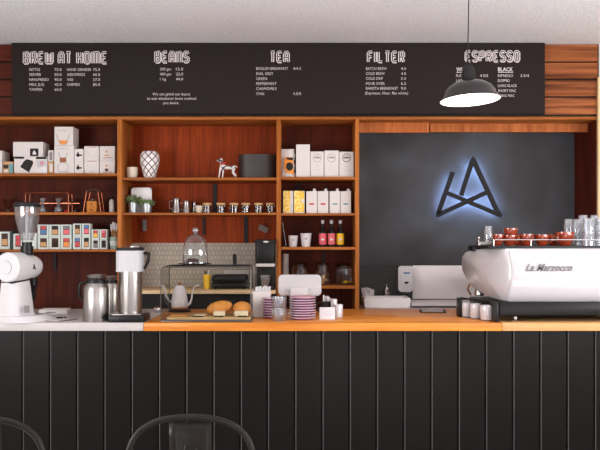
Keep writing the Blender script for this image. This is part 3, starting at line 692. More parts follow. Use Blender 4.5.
# china dog
dg = thing('dog_figurine', 'small black and white dog figurine with a red scarf', 'figurine', (X(226, YI), YI+.06, m1))
def skin(name, verts, edges, m, parent, sub=2):
    o0 = Vector(ORG[parent.name]); me = bpy.data.meshes.new(name)
    me.from_pydata([Vector(v[:3])-o0 for v in verts], edges, []); o = bpy.data.objects.new(name, me); C.objects.link(o); o.parent = parent
    o.modifiers.new('s', 'SKIN'); s2 = o.modifiers.new('u', 'SUBSURF'); s2.levels = sub; s2.render_levels = sub
    for i, v in enumerate(verts): me.skin_vertices[0].data[i].radius = (v[3], v[3])
    me.skin_vertices[0].data[0].use_root = True
    me.materials.append(m); ORG[o.name] = tuple(o0)
    for mod in o.modifiers:
        if mod.type == 'SKIN': mod.use_smooth_shade = True
    return o
u = YI/F
def dv(px, py, dy, r): return (X(px, YI), YI+.06+dy, Z(py, YI)+.002, r*u)
V = [dv(223.5, 166.8, 0, 2.3), dv(221, 165.5, 0, 2.5), dv(220.6, 162, 0, 1.4), dv(219.8, 159.3, 0, 1.7), dv(217.2, 159.9, 0, 1.0), dv(216, 160.2, 0, .75),
     dv(228, 167.6, 0, 1.7), dv(231.8, 166.6, 0, 2.0), dv(234, 165.3, 0, .6), dv(237, 167, 0, .4),
     dv(219.6, 170, -.012, 1.0), dv(218.9, 174, -.014, .75), dv(218.2, 177.8, -.014, .8),
     dv(222.4, 170.4, .012, 1.0), dv(222, 174, .014, .75), dv(221.6, 177.8, .014, .8),
     dv(233.4, 169.6, -.012, 1.25), dv(233, 172.6, -.014, .8), dv(235.4, 174.6, -.014, .65), dv(235.4, 177.8, -.014, .8),
     dv(232.6, 169.8, .012, 1.25), dv(231.8, 172.6, .014, .8), dv(233.8, 174.6, .014, .65), dv(233.6, 177.8, .014, .8),
     dv(220.9, 158, -.01, .5), dv(221.9, 160.2, -.014, .6), dv(220.9, 158, .01, .5), dv(221.9, 160.2, .014, .6)]
E = [(0, 1), (1, 2), (2, 3), (3, 4), (4, 5), (0, 6), (6, 7), (7, 8), (8, 9), (1, 10), (10, 11), (11, 12), (1, 13), (13, 14), (14, 15), (7, 16), (16, 17), (17, 18), (18, 19), (7, 20), (20, 21), (21, 22), (22, 23), (3, 24), (24, 25), (3, 26), (26, 27)]
skin('body', V, E, M['dog'], dg)
MB().lathe([(1.5*u, -.004), (2.3*u, 0), (2.5*u, .006), (1.6*u, .011)], (X(221, YI), YI+.06, Z(163.4, YI)), 16).ball((X(223.6, YI), YI+.05, Z(162.6, YI)), 1.6*u, 1, .6, .8, 10, 8).build('scarf', M['red'], dg)
# black round storage box
hx = thing('hat_box', 'large black oval storage box with lid on the middle top shelf', 'storage box', (X(257, YI), YI+.16, m1))
def oval(mb, rx, ry, z0_, z1_, c, n=40): return mb.prismz([(c[0]+rx*math.copysign(abs(math.cos(2*PI*i/n))**.6, math.cos(2*PI*i/n)), c[1]+ry*math.copysign(abs(math.sin(2*PI*i/n))**.6, math.sin(2*PI*i/n))) for i in range(n)], z0_, z1_)
oval(MB(), 19.0*u, .13, m1, m1+19*u, (X(257.2, YI), YI+.16)).build('base', M['brown_black'], hx)
oval(MB(), 19.5*u, .136, m1+17*u, m1+24.5*u, (X(257.2, YI), YI+.16)).build('lid', M['brown_black'], hx)
# --- middle bay, second shelf
Yp = 7.62; v_ = Yp/F
def succulent(cx, w_, h, top, label):
    t = thing('potted_succulent', label, 'plant', (X(cx, Yp), Yp+.05, m2))
    MB().lathe([(0, 0), (w_*.82*v_, 0), (w_*v_, h*v_), (w_*1.06*v_, h*v_), (w_*1.06*v_, (h+.6)*v_), (w_*.95*v_, (h+.6)*v_), (w_*.9*v_, (h-1)*v_), (0, (h-1)*v_)], (X(cx, Yp), Yp+.05, m2), 28).build('pot', M['zinc'], t)
    mb = MB(); rnd = random.Random(int(cx))
    for k in range(120):
        a = rnd.uniform(0, 2*PI); e = rnd.uniform(.1, 1.35); bx_, by_ = rnd.uniform(-.85, .85)*w_*v_, rnd.uniform(-.8, .8)*w_*v_
        L = rnd.uniform(.5, 1)*top*v_*.95; p = Vector((X(cx, Yp)+bx_, Yp+.05+by_, m2+(h-.5)*v_)); d = Vector((math.cos(a)*math.cos(e), math.sin(a)*math.cos(e), math.sin(e)))
        mb.tube([p, p+d*L*.5, p+d*L*.85, p+d*L], [.003, .008, .006, .0008], 6)
    mb.build('leaves', M['leaf'], t)
succulent(131.6, 5.2, 11, 10, 'trailing succulent in a zinc pot, left one of two'); succulent(146, 5.6, 9, 7, 'smaller succulent in a zinc pot, right one of two')
pf = thing('picture_frame', 'white picture frame leaning behind the two succulents', 'picture frame', (X(141, 7.74), 7.76, m2))
fx0, fx1, fz = X(131, 7.75), X(151.5, 7.75), m2+26.5*v_
mb = MB(); t_ = .014
mb.box(fx0, fx1, 7.75, 7.77, fz-t_, fz, .001).box(fx0, fx1, 7.75, 7.77, m2, m2+t_, .001).box(fx0, fx0+t_, 7.75, 7.77, m2, fz, .001).box(fx1-t_, fx1, 7.75, 7.77, m2, fz, .001)
mb.build('frame', M['paper_white'], pf); MB().box(fx0+t_*.9, fx1-t_*.9, 7.758, 7.766, m2+t_*.9, fz-t_*.9).build('picture', M['paper_white'], pf)
def pitcher(cx, r, h, label, yy=.05):
    t = thing('milk_pitcher', label, 'pitcher', (X(cx, Yp), Yp+yy, m2), 'steel pitchers')
    MB().lathe([(0, 0), (r*1.05*v_, 0), (r*1.05*v_, h*.25*v_), (r*.8*v_, h*.75*v_), (r*.95*v_, h*v_), (r*.9*v_, h*v_), (r*.75*v_, h*.74*v_), (r*v_, h*.25*v_), (0, h*.1*v_)], (X(cx, Yp), Yp+yy, m2), 28).build('body', M['steel_dk'], t)
    c_ = X(cx, Yp)-r*.9*v_
    MB().tube([(c_, Yp+yy, m2+h*.85*v_), (c_-r*.6*v_, Yp+yy, m2+h*.8*v_), (c_-r*.55*v_, Yp+yy, m2+h*.35*v_), (c_, Yp+yy, m2+h*.25*v_)], .003, 6).build('handle', M['chrome'], t)
pitcher(175.6, 4.7, 15, 'tallest polished steel pitcher, left of three'); pitcher(185.6, 4.1, 12.6, 'middle polished steel pitcher of three'); pitcher(192.6, 3.4, 11.6, 'smallest polished steel pitcher, right one set back', .12)
t = thing('espresso_cup', 'small cream espresso cup between pitchers and lidded jars', 'cup', (X(197.6, Yp), Yp+.04, m2))
MB().lathe([(0, 0), (2.4*v_, 0), (3.6*v_, 4*v_), (3.9*v_, 7.6*v_), (3.5*v_, 7.6*v_), (3.2*v_, 4*v_), (0, .8*v_)], (X(198.6, Yp), Yp+.04, m2), 24).build('bowl', M['cream'], t)
MB().tube([(X(194.8, Yp), Yp+.04, m2+6*v_), (X(193.2, Yp), Yp+.04, m2+5.4*v_), (X(193.6, Yp), Yp+.04, m2+3*v_), (X(195.6, Yp), Yp+.04, m2+2.4*v_)], .003, 6).build('handle', M['cream'], t)
j0 = thing('spice_jar', '', 'jar', (X(206.5, Yp), Yp+.04, m2), 'wooden-lidded glass jars')
c0 = (X(206.5, Yp), Yp+.04, m2); r = 4.5*v_
MB().lathe([(0, 0), (r, 0), (r, 8*v_), (r*.9, 8.4*v_)], c0, 28).build('jar', M['glass'], j0)
MB().lathe([(0, .002), (r*.93, .002), (r*.93, 6.6*v_), (0, 6.8*v_)], c0, 24).build('contents', M['coffee'], j0)
MB().lathe([(0, 8.2*v_), (r*1.02, 8.2*v_), (r*1.02, 10.3*v_), (0, 10.3*v_)], c0, 28).build('lid', M['tan'], j0)
MB().box(c0[0]+r*.25, c0[0]+r*.48, c0[1]-r*.99-.001, c0[1]-r*.80, m2+.012, m2+7*v_).build('paper_label', M['card'], j0)
nm6 = ['first wooden-lidded jar from the left, nearest the cream cup', 'second wooden-lidded jar from the left', 'third wooden-lidded jar from the left', 'third wooden-lidded jar from the right', 'second wooden-lidded jar from the right', 'wooden-lidded jar at the right end, nearest the upright']
j0['label'] = nm6[0]
for k, cx in enumerate((220.4, 233.6, 245.5, 258.4, 270.3)): dup(j0, (X(cx, Yp), Yp+.04, m2), nm6[k+1], rz=(-.1, .15, -.2, .1, 0)[k])

# --- right bay
r1, r2, r3, r4 = SZ(176.8), SZ(213.2), SZ(247), SZ(285.8)
bg = thing('coffee_bag', 'crinkled foil coffee bag with an orange label on the right bay top shelf', 'bag', (X(288, YI), YI+.04, r1))
mb = MB(); n = 9
rows_ = []
for k in range(n+1):
    tz = k/n; wdt = (7.0 + .8*math.sin(k*2.1))*u; th = .034*math.sin(PI*min(1, .25+tz*.72))**.7+.002
    rows_.append([mb.bm.verts.new((X(287.6, YI)+wdt*math.cos(a)*(1 if abs(math.cos(a)) < .9 else 1.0)+random.uniform(-.003, .003), YI+.05+th*math.sin(a)+random.uniform(-.004, .004)*(k > 0), r1+29*u*tz+random.uniform(-.003, .003)*(k > 0))) for a in [2*PI*i/16 for i in range(16)]])
for a_, b_ in zip(rows_, rows_[1:]):
    for i in range(16): mb.bm.faces.new((a_[i], a_[(i+1) % 16], b_[(i+1) % 16], b_[i]))
mb.bm.faces.new(rows_[0][::-1]); mb.bm.faces.new(rows_[-1]); mb.build('pouch', M['bag'], bg)
Yb = YI+.012
mb = MB(); poly(mb, [(284.5, 158.5), (287, 156.6), (293, 157.5), (293.6, 174.5), (286, 172.5), (284, 168)], Yb, .004); mb.build('orange_label', M['orange'], bg)
mb = MB(); disc(mb, 289.6, 166.5, 3.6, Yb-.004, .002, 24, 4.2); mb.build('black_badge', M['matte_black'], bg)
mb = MB(); poly(mb, [(286, 158), (293, 157.4), (293, 160.2), (288, 160)], Yb-.004, .002); mb.build('black_tab', M['matte_black'], bg)
carton('coffee_box', 'tallest plain white box beside the foil bag', 'box', 296, 310, 143.4, 176.6, YI, .14, M['card'], r1, decals=[('fold_line', lambda m, Y: m.tube([(X(303, Y), Y, Z(160, Y)), (X(308.5, Y), Y, Z(155, Y))], .0012, 4), M['lightgrey'])])
for k, (a, b, c, q) in enumerate(((310.4, 323.8, 150.4, 'left'), (324.3, 338.8, 149.4, 'middle'), (339.3, 353.6, 150.6, 'right'))):
    carton('coffee_box', 'white box with a round ring emblem, %s one of three' % q, 'box', a, b, c, 176.6, YI, .15, M['card'], r1, 'white boxes with ring emblems', decals=[
        ('ring_emblem', lambda m, Y, a=a, b=b: (ring(m, (a+b)/2, 156.8, 4, .22 + .12*(a > 339), Y), rect(m, (a+b)/2-3, (a+b)/2+3, 156.2, 157.3, Y), rect(m, (a+b)/2-1.6, (a+b)/2+1.6, 154.8, 155.3, Y)), M['grey'] if k < 2 else M['matte_black']),
        ('small_print', lambda m, Y, a=a, b=b: (rect(m, (a+b)/2-2.6, (a+b)/2+2.6, 165, 165.4, Y), rect(m, (a+b)/2-3.2, (a+b)/2+3.2, 169, 169.4, Y)), M['lightgrey'])])
for k, (a, b) in enumerate(((283, 293.2), (294, 304.6), (306.3, 317), (317.6, 328.4), (329.6, 340), (340.5, 351))):
    kind = k//2; q = ('left', 'right')[k % 2]
    nm = ('yellow printed', 'white red-logo', 'white teal-logo')[kind]
    t = thing('milk_carton', '%s drink carton, %s one of its pair' % (nm, q), 'carton', (X((a+b)/2, YI), YI, r2), 'drink cartons')
    h = 22.6*u
    MB().box(X(a, YI), X(b, YI), YI, YI+.07, r2, r2+h-.02, .0015, 1).build('carton', M['card'], t)
    mb = MB(); xa, xb = X(a, YI), X(b, YI); zz = r2+h-.02     # slanted top with the fold
    if kind == 0: mb.box(xa, xb, YI, YI+.07, zz, zz+.02, .0015, 1)
    else: mb.bm.verts.ensure_lookup_table(); mb.prism([(xa, zz), (xb, zz), (xb, zz+.02), (xa, zz+.017)], YI+.001, YI+.069)
    mb.build('top', M['card'], t, smooth=False)
    if kind == 0:
        mb = MB(); rect(mb, a+.4, b-3.2, 190.8, 212.4, YI); mb.build('yellow_print', M['yellow_print'], t)
        mb = MB(); rect(mb, b-3, b-.4, 191.5, 199, YI); rect(mb, b-3, b-.4, 203, 212, YI); mb.build('side_print', M['yellow'] if k == 1 else M['card_grey'], t)
    else:
        MB().lathe([(0, 0), (1.5*u, 0), (1.5*u, 2.2*u), (1.3*u, 2.6*u), (0, 2.6*u)], (xb-2.6*u, YI+.02, r2+h-.002), 16).build('cap', M['white'], t)
        mb = MB(); rect(mb, (a+b)/2-2.4, (a+b)/2+2.4, 203.2, 204.8, YI); mb.build('logo_print', M['red'] if kind == 1 else M['teal'], t)
# third shelf: paper cups, syrup bottles
def pcup(cx, r, h, label):
    t = thing('paper_cup', label, 'cup', (X(cx, YI), YI+.05, r3), 'white paper cups')
    MB().lathe([(0, .003), (r*.72*u, .003), (r*.72*u, 0), (r*.76*u, 0), (r*u, (h-.6)*u), (r*.94*u, (h-.6)*u), (r*.7*u, .006), (0, .006)], (X(cx, YI), YI+.05, r3), 28).build('cup', M['white'], t)
    MB().lathe([(r*u, (h-.9)*u), (r*1.07*u, (h-.6)*u), (r*1.05*u, h*u), (r*.93*u, (h-.3)*u)], (X(cx, YI), YI+.05, r3), 28).build('rim', M['white'], t)
    mb = MB(); mb.box(X(cx-1, YI), X(cx+1, YI), YI+.05-r*.93*u-.001, YI+.05-r*.8*u, r3+h*.55*u, r3+h*.66*u); mb.build('printed_mark', M['grey'], t)
pcup(293, 5, 11.4, 'shorter white paper cup, left of the pair'); pcup(306, 5.6, 13.6, 'taller white paper cup, right of the pair')
def syrup(cx, lab, mcol):
    t = thing('syrup_bottle', lab, 'bottle', (X(cx, YI), YI+.05, r3), 'dark syrup bottles'); c = (X(cx, YI), YI+.05, r3)
    MB().lathe([(0, 0), (3.5*u, 0), (3.6*u, 1*u), (3.6*u, 14.5*u), (2.6*u, 17*u), (1.4*u, 19*u), (1.2*u, 23.5*u), (1.4*u, 24*u), (0, 24*u)], c, 24).build('bottle', M['coffee'] if False else M['black'], t)
    MB().lathe([(3.66*u, 2.4*u), (3.7*u, 2.5*u), (3.7*u, 13.4*u), (3.66*u, 13.5*u)], c, 24).build('label_wrap', mcol, t)
    MB().lathe([(1.45*u, 23.4*u), (1.7*u, 23.4*u), (1.7*u, 26.8*u), (0, 26.8*u)], c, 16).build('cap', M['lightgrey'], t)
    mb = MB(); mb.box(c[0]-1.6*u, c[0]+1.6*u, c[1]-3.9*u, c[1]-3.3*u, r3+6.5*u, r3+8.3*u); mb.build('label_print', M['card'], t)
syrup(322.8, 'syrup bottle with a red-pink label, left of three', M['pink']); syrup(331.7, 'syrup bottle with a coral label, middle of three', M['pink2']); syrup(340.6, 'syrup bottle with a yellow label, right of three', M['yellow'])
mb = MB(); mb.tube([(X(282.5, YI), YI+.1, Z(222, YI)), (X(283, YI), YI+.08, Z(228, YI)), (X(285, YI), YI+.06, Z(238, YI)), (X(286, YI), YI+.05, r3+.003), (X(283.4, YI), YI+.05, r3+.003)], .0028, 6)
tag(mb.build('cable', M['lightgrey'], loc=(X(284, YI), YI+.05, r3)), 'thin grey cable hanging beside the left upright of the right bay', 'cable')
# lowest shelf: lidded jars
def bigjar(cx, r, h, label, fill, fillh, dark=True):
    t = thing('storage_jar', label, 'jar', (X(cx, YI), YI+.1, r4), 'glass storage jars'); c = (X(cx, YI), YI+.1, r4)
    MB().lathe([(0, 0), (r*.95*u, 0), (r*u, 1*u), (r*u, (h-6)*u), (r*.78*u, (h-3.6)*u), (r*.78*u, (h-3)*u)], c, 32).build('jar', M['glass'], t)
    MB().lathe([(0, (h-3)*u), (r*.82*u, (h-3)*u), (r*.85*u, (h-1)*u), (r*.6*u, (h-.3)*u), (r*.2*u, h*u), (0, h*u)], c, 28).build('lid', M['glass_dk'] if dark else M['glass_t'], t)
    if fill:
        mb = MB(); rn = random.Random(int(cx))
        for k in range(14 if fillh > 3 else 5):
            a = rn.uniform(0, 6.28); q = rn.uniform(0, r*.62)*u
            mb.ball((c[0]+q*math.cos(a)+(0 if fillh > 3 else 2.6*u), c[1]+q*math.sin(a)*.8, r4+1.4*u+rn.uniform(0, fillh)*u), 2*u, 1.2, 1.2, .5, 12, 8)
        mb.build('contents', fill, t)
bigjar(300, 8, 22, 'lidded glass jar mostly hidden behind the tablet', M['tan'], 8); bigjar(322.5, 7.6, 22.5, 'lidded glass jar of small biscuits, right of the tablet', M['tan'], 8)
bigjar(344.5, 8.8, 21.5, 'widest lidded jar holding a few yellow biscuits', M['yellow'], 2)
t = thing('paper_towel_roll', 'white paper roll standing at the left end of the lowest shelf', 'paper roll', (X(284.6, YI+.1), YI+.1, r4))
MB().lathe([(.006, 0), (3.2*u, 0), (3.2*u, 31*u), (.006, 31*u)], (X(285.2, YI), YI+.2, r4), 24).build('roll', M['card_grey'], t)
MB().lathe([(0, .001), (.0055, .001), (.0055, 31.5*u), (0, 31.5*u)], (X(285.2, YI), YI+.2, r4), 12).build('core', M['tan'], t)

# ------------------------------------------------------------------ back bench things
Yn = 7.55; q_ = Yn/F
t = thing('sandwich_press', 'black sandwich press on the back bench behind the pastry case', 'sandwich press', (X(230, Yn), Yn, BEN))
xa, xb = X(211, Yn), X(248, Yn)
MB().box(xa, xb, Yn, Yn+.26, BEN+.012, BEN+6.2*q_, .012, 3).build('base', M['black'], t)
MB().box(xa+.004, xb-.01, Yn, Yn+.26, BEN+6.6*q_, BEN+14*q_, .02, 3).build('lid', M['matte_black'], t)
MB().tube([(xa+.03, Yn, BEN+9*q_), (xa+.03, Yn-.045, BEN+9.6*q_), (xb-.03, Yn-.045, BEN+9.6*q_), (xb-.03, Yn, BEN+9*q_)], .008, 8).build('handle', M['lightgrey'] if False else M['black'], t)
for a in (xa+.03, xb-.03):
    for b in (Yn+.03, Yn+.23): MB().lathe([(0, 0), (.012, 0), (.014, .0125), (0, .0125)], (a, b, BEN), 12).build('foot', M['black'], t)
t = thing('utensil_cup', 'yellow cup of white utensils on the back bench', 'cup', (X(206.3, Yn), Yn+.05, BEN))
MB().lathe([(0, 0), (3.2*q_, 0), (4*q_, 14.6*q_), (3.6*q_, 14.6*q_), (2.8*q_, .006), (0, .006)], (X(206.3, Yn), Yn+.05, BEN), 24).build('cup', M['yellow'], t)
for k, (a, hh) in enumerate(((-1.2, 18), (1.6, 19))):
    tag(MB().tube([(X(206.3, Yn), Yn+.05+.008*k, BEN+.01), (X(206.3+a, Yn), Yn+.05+.008*k, BEN+hh*q_*.85), (X(206.3+a*1.3, Yn), Yn+.05+.008*k, BEN+hh*q_)], [.003, .006, .008], 8).build('spoon', M['white'] if k else M['matte_black'], loc=(X(206.3, Yn), Yn+.05, BEN+.01)),
        ('white spatula handle in the yellow cup', 'dark spoon handle in the yellow cup')[1-k], 'spoon')
tag(MB().box(X(224, 7.93), X(249, 7.93), 7.925, 7.945, Z(276.5, 7.93), Z(270, 7.93), .001).build('notice', M['card_grey'], loc=(X(236, 7.93), 7.93, Z(276, 7.93))), 'pale paper notice fixed to the splashback above the sandwich press', 'notice')
# brewer / bean grinder by the upright
Yg = 7.42; g_ = Yg/F
t = thing('batch_grinder', 'dark smoked hopper grinder with a pale band beside the middle upright', 'grinder', (X(265, Yg), Yg+.09, BEN))
xa, xb = X(254.6, Yg), X(275.6, Yg)
MB().box(xa+.005, xb-.005, Yg, Yg+.2, Z(265.5, Yg), Z(240.6, Yg), .02, 3).build('hopper', M['black'], t)
MB().box(xa, xb, Yg-.004, Yg+.2, Z(243.6, Yg), Z(239.4, Yg), .012, 3).build('lid', M['matte_black'], t)
mb = MB(); disc(mb, 266, 241.8, 2.8, Yg-.005, .002, 20, .9); mb.build('badge', M['card'], t)
MB().box(xa+.012, xb-.006, Yg-.006, Yg+.1, Z(266.8, Yg), Z(263.6, Yg), .006, 2).build('pale_band', M['card_grey'], t)
MB().box(xa+.012, xb-.008, Yg+.1, Yg+.2, BEN, Z(266, Yg), .004).build('body', M['matte_black'], t)
MB().box(xa+.005, xb-.004, Yg-.0, Yg+.2, BEN, BEN+.02, .004).build('base', M['black'], t)
MB().lathe([(.03, 0), (.045, .1), (.042, .1), (.027, .004), (0, .004)], (X(265, Yg), Yg+.045, BEN+.021), 24).build('catch_cup', M['glass_t'], t)
MB().lathe([(0, 0), (.026, 0), (.034, .06), (0, .065)], (X(265, Yg), Yg+.045, BEN+.026), 24).build('ground_coffee', M['brown'], t)
# small hanging ornament above it
t = thing('wall_ornament', 'small tilted metal tag hanging on the back panel beneath the jars', 'wall tag', (X(264, 7.92), 7.93, Z(233, 7.92)))
cx, cz = X(263.2, 7.93), Z(229, 7.93); pts = []
for dx, dz in ((-.042, -.022), (.042, -.022), (.042, .026), (-.042, .026)):
    a = -.45; pts.append((cx+dx*math.cos(a)-dz*math.sin(a), cz+dx*math.sin(a)+dz*math.cos(a)))
MB().prism(pts, 7.925, 7.935).build('tag', M['tan_grey'], t, smooth=False)
MB().tube([(cx+.02, 7.93, cz+.015), (cx+.01, 7.93, cz+.045), (cx+.03, 7.93, cz+.05), (cx+.035, 7.93, cz+.01)], .003, 6).build('hanger', M['matte_black'], t)

# ------------------------------------------------------------------ sink corner
Yk = 7.72
t = thing('hand_basin', 'white square hand basin on the back bench', 'basin', (X(387, Yk), Yk+.15, SBZ))
xa, xb = X(364, Yk), X(411, Yk); zt2 = Z(298.2, Yk); y0_, y1_ = Yk, Yk+.36
mb = MB(); w2 = .03
v = [[(xa, y0_), (xb, y0_), (xb, y1_), (xa, y1_)], [(xa+w2, y0_+w2), (xb-w2, y0_+w2), (xb-w2, y1_-.08), (xa+w2, y1_-.08)]]
o_ = [mb.bm.verts.new((x, y, SBZ)) for x, y in [(xa+.008, y0_+.01), (xb-.008, y0_+.01), (xb-.008, y1_), (xa+.008, y1_)]]
tt = [mb.bm.verts.new((x, y, zt2)) for x, y in v[0]]; ti = [mb.bm.verts.new((x, y, zt2)) for x, y in v[1]]
bi = [mb.bm.verts.new((x+.03*sx, y+.02*sy, zt2-.06)) for (x, y), sx, sy in zip(v[1], (1, -1, -1, 1), (1, 1, -1, -1))]
for A, B in ((o_, tt), (tt, ti), (ti, bi)):
    for i in range(4): mb.bm.faces.new((A[i], A[(i+1) % 4], B[(i+1) % 4], B[i]))
mb.bm.faces.new(o_[::-1]); mb.bm.faces.new(bi)
bmesh.ops.bevel(mb.bm, geom=list(mb.bm.edges), offset=.006, segments=2, affect='EDGES')
mb.build('bowl', M['paper_white'], t)
cx = X(386.8, Yk+.3); cz = zt2
tp = MB().lathe([(0, 0), (.022, 0), (.022, .008), (.016, .014), (.016, .06), (.019, .064), (.017, .078), (0, .08)], (cx, Yk+.32, cz), 20).tube([(cx, Yk+.32, cz+.05), (cx+.006, Yk+.26, cz+.056), (cx+.008, Yk+.2, cz+.045), (cx+.008, Yk+.19, cz+.03)], .009, 8).build('tap', M['chrome'], t)
MB().tube([(cx, Yk+.32, cz+.08), (cx-.004, Yk+.28, cz+.1)], [.008, .005], 8).build('lever', M['chrome'], tp)
t = thing('soap_dispenser', 'white wall soap dispenser with a black nozzle beside the steel sheet', 'soap dispenser', (X(405.6, 8.04), 8.06, Z(292.5, 8.06)))
Yd = 8.0; pr = [(398.4, 268), (399.8, 266), (411.6, 266), (413, 268), (413, 290), (410, 292.4), (400.5, 291.8), (398.4, 290)]
mb = MB().prism([(X(a, Yd), Z(b, Yd)) for a, b in pr], Yd, 8.118); bmesh.ops.bevel(mb.bm, geom=list(mb.bm.edges), offset=.006, segments=2, affect='EDGES'); mb.build('housing', M['white_gloss'], t)
mb = MB().prism([(X(a, Yd), Z(b, Yd)) for a, b in [(400.8, 268), (412, 268), (412, 280), (409, 284), (403, 284), (400.8, 280)]], Yd-.012, Yd+.001); bmesh.ops.bevel(mb.bm, geom=list(mb.bm.edges), offset=.004, segments=2, affect='EDGES'); mb.build('push_cover', M['white'], t)
mb = MB(); rect(mb, 403.5, 410, 272.3, 273.8, Yd-.012); mb.build('blue_print', M['blue'], t)
mb = MB(); poly(mb, [(404, 281.6), (409, 281.6), (408, 283.8), (405, 283.8)], Yd-.014, .003); mb.build('nozzle', M['black'], t)
t = thing('paper_dispenser', 'small white round-fronted paper dispenser on the granite splashback', 'dispenser', (X(367, 8.08), 8.08, Z(297, 8.08)))
mb = MB(); poly(mb, [(361.5, 288.5), (374, 289.5), (373.5, 297.2), (362.6, 296.8)], 8.08, .0); mb.bm.free(); mb = MB()
mb.prism([(X(a, 8.06), Z(b, 8.06)) for a, b in [(361.5, 288.2), (368, 287.6), (374.4, 290), (373.8, 297.2), (362.6, 296.8)]], 8.06, 8.118).build('housing', M['card_grey'], t)
MB().lathe([(.012, 0), (.030, 0), (.034, -.02), (.028, -.026), (.012, -.02)], (X(367.5, 8.06), 8.061, Z(292.4, 8.06)), 24, 'Y').build('roll', M['white'], t)
# green-grey tray and black bin behind the counter, right of the till
Yt = 7.3
# ------------------------------------------------------------------ glass pastry case
YC, YD = 5.9, 6.28
ct = CT
pc = thing('pastry_case', 'glass pastry display case with thin metal frame and rounded corners', 'display case', (X(206, YC), YC, ct))
def rrect(a, b, c, d, r, Y, n=6):
    x0, x1, zb_, zt_ = X(a, YC), X(b, YC), ct+.012, Z(c, YC); P = []
    for cx, cz, a0 in ((x1-r, zt_-r, 0), (x0+r, zt_-r, PI/2)):
        for i in range(n+1): t = a0+PI/2*i/n; P.append((cx+r*math.cos(t), Y, cz+r*math.sin(t)))
    P += [(x0, Y, zb_), (x1, Y, zb_)]
    return P
front = rrect(160.8, 251, 267, 0, .03, YC); back = [(x, YD, z) for x, y, z in front]
for P_ in (front, back): MB().tube(P_, .0045, 8, True).build('frame', M['case_frame'], pc)
mb = MB()
n_ = len(front)
for i in range(7, n_-1):   # left curved side
    pass
# curved shell of glass (top and both sides)
sh = front[:-2]; sh = [front[-1]] + sh + [front[-2]]
for i in range(len(sh)-1):
    a, b = sh[i], sh[i+1]
    va = [mb.bm.verts.new(p) for p in (a, b, (b[0], YD, b[2]), (a[0], YD, a[2]))]; mb.bm.faces.new(va)
bmesh.ops.remove_doubles(mb.bm, verts=mb.bm.verts, dist=1e-5)
g = mb.build('glass_shell', M['pane'], pc)
MB().prism([(p[0], p[2]) for p in front], YC-.001, YC+.002).build('front_pane', M['pane'], pc, smooth=False)
tp_ = MB()
for ya_, yb_ in ((YC-.002, YC+.03), (YD-.03, YD+.002)): tp_.box(X(165, YC), X(247.5, YC), ya_, yb_, Z(267, YC)-.003, Z(267, YC)+.006, .002)
for xa_ in (X(165, YC), X(247.5, YC)-.03): tp_.box(xa_, xa_+.03, YC+.03, YD-.03, Z(267, YC)-.003, Z(267, YC)+.006)
tp_.build('top_rim', M['matte_black'], pc)
MB().box(X(160.8, YC), X(251, YC), YC-.004, YD+.004, ct, ct+.01, .002).build('base', M['case_frame'], pc)
ctop = Z(267, YC)+.0065
bz = ct+.012
tb = MB().box(X(166.5, YC+.03), X(250, YC+.03), YC+.03, YD-.03, bz, bz+.018, .004).build('serving_board', M['tray_wood'], loc=(X(206, YC), YC+.1, bz))
tag(tb, 'pale wooden board on the floor of the pastry case', 'board'); bz += .019
s5 = 5.95/F
def card(cx, lab):
    t = MB().prismz([(X(cx-4.8, 5.9), 5.933), (X(cx+4.8, 5.9), 5.933), (X(cx+4.8, 5.9), 5.97), (X(cx-4.8, 5.9), 5.97)], bz, bz+.006).build('price_card', M['matte_black'], loc=(X(cx, 5.9), 5.9, bz))
    tag(t, lab, 'price card', 'black cards in the pastry case')
card(197, 'black card in front of the flat slice, left of three'); card(218, 'black card in front of the golden loaf'); card(242, 'black card in front of the round bun')
def slab(cx, w_, h_, y_, m, lab, nm='pastry_slice', dep=.07):
    t = MB().box(X(cx-w_, y_), X(cx+w_, y_), y_, y_+dep, bz, bz+h_*s5, .006, 2).build(nm, m, loc=(X(cx, y_), y_, bz)); return tag(t, lab, 'pastry')
slab(178, 8.5, .9, 6.0, M['crust'], 'thin flat golden biscuit slab at the left end of the board')
slab(200, 6, .8, 6.03, M['icing'], 'thin pale slice in the middle left of the board', dep=.1)
slab(219, 5.8, 5.2, 5.985, M['icing'], 'pale iced slice in front of the golden loaf'); slab(241, 6.8, 5.4, 5.985, M['icing'], 'larger pale iced slice in front of the round bun')
def loaf(cx, y_, rx, rz_, lab, curve=.25, ry=.055):
    mb = MB(); g = []
    n = 14
    for i in range(n+1):
        t_ = i/n*2-1; r = math.sqrt(max(0, 1-t_*t_*.96)); r *= (1+.07*math.sin(i*2.6))
        g.append((Vector((X(cx, y_)+rx*t_*s5, y_+curve*.1*t_*t_, bz+rz_*s5*(.55+.2*t_))), max(.002, r*rz_*s5*.52)))
    mb.tube([p for p, r in g], [r for p, r in g], 14, flat=1.15)
    for v in mb.bm.verts: v.co.z = max(v.co.z, bz+.0005)
    o = mb.build('pastry', M['crust'], loc=(X(cx, y_), y_, bz)); tag(o, lab, 'pastry')
loaf(219.5, 6.1, 12.5, 13.5, 'long golden croissant loaf in the middle of the case')
mb = MB().ball((X(242, 6.1), 6.1, bz+7*s5), 9.4*s5, 1, .9, .75, 24, 14)
for v in mb.bm.verts: v.co.z = max(v.co.z, bz+.0005); v.co.x += .002*math.sin(v.co.z*300)
tag(mb.build('bread_bun', M['crust'], loc=(X(242, 6.1), 6.1, bz)), 'round golden bun at the right end of the pastry case', 'pastry')
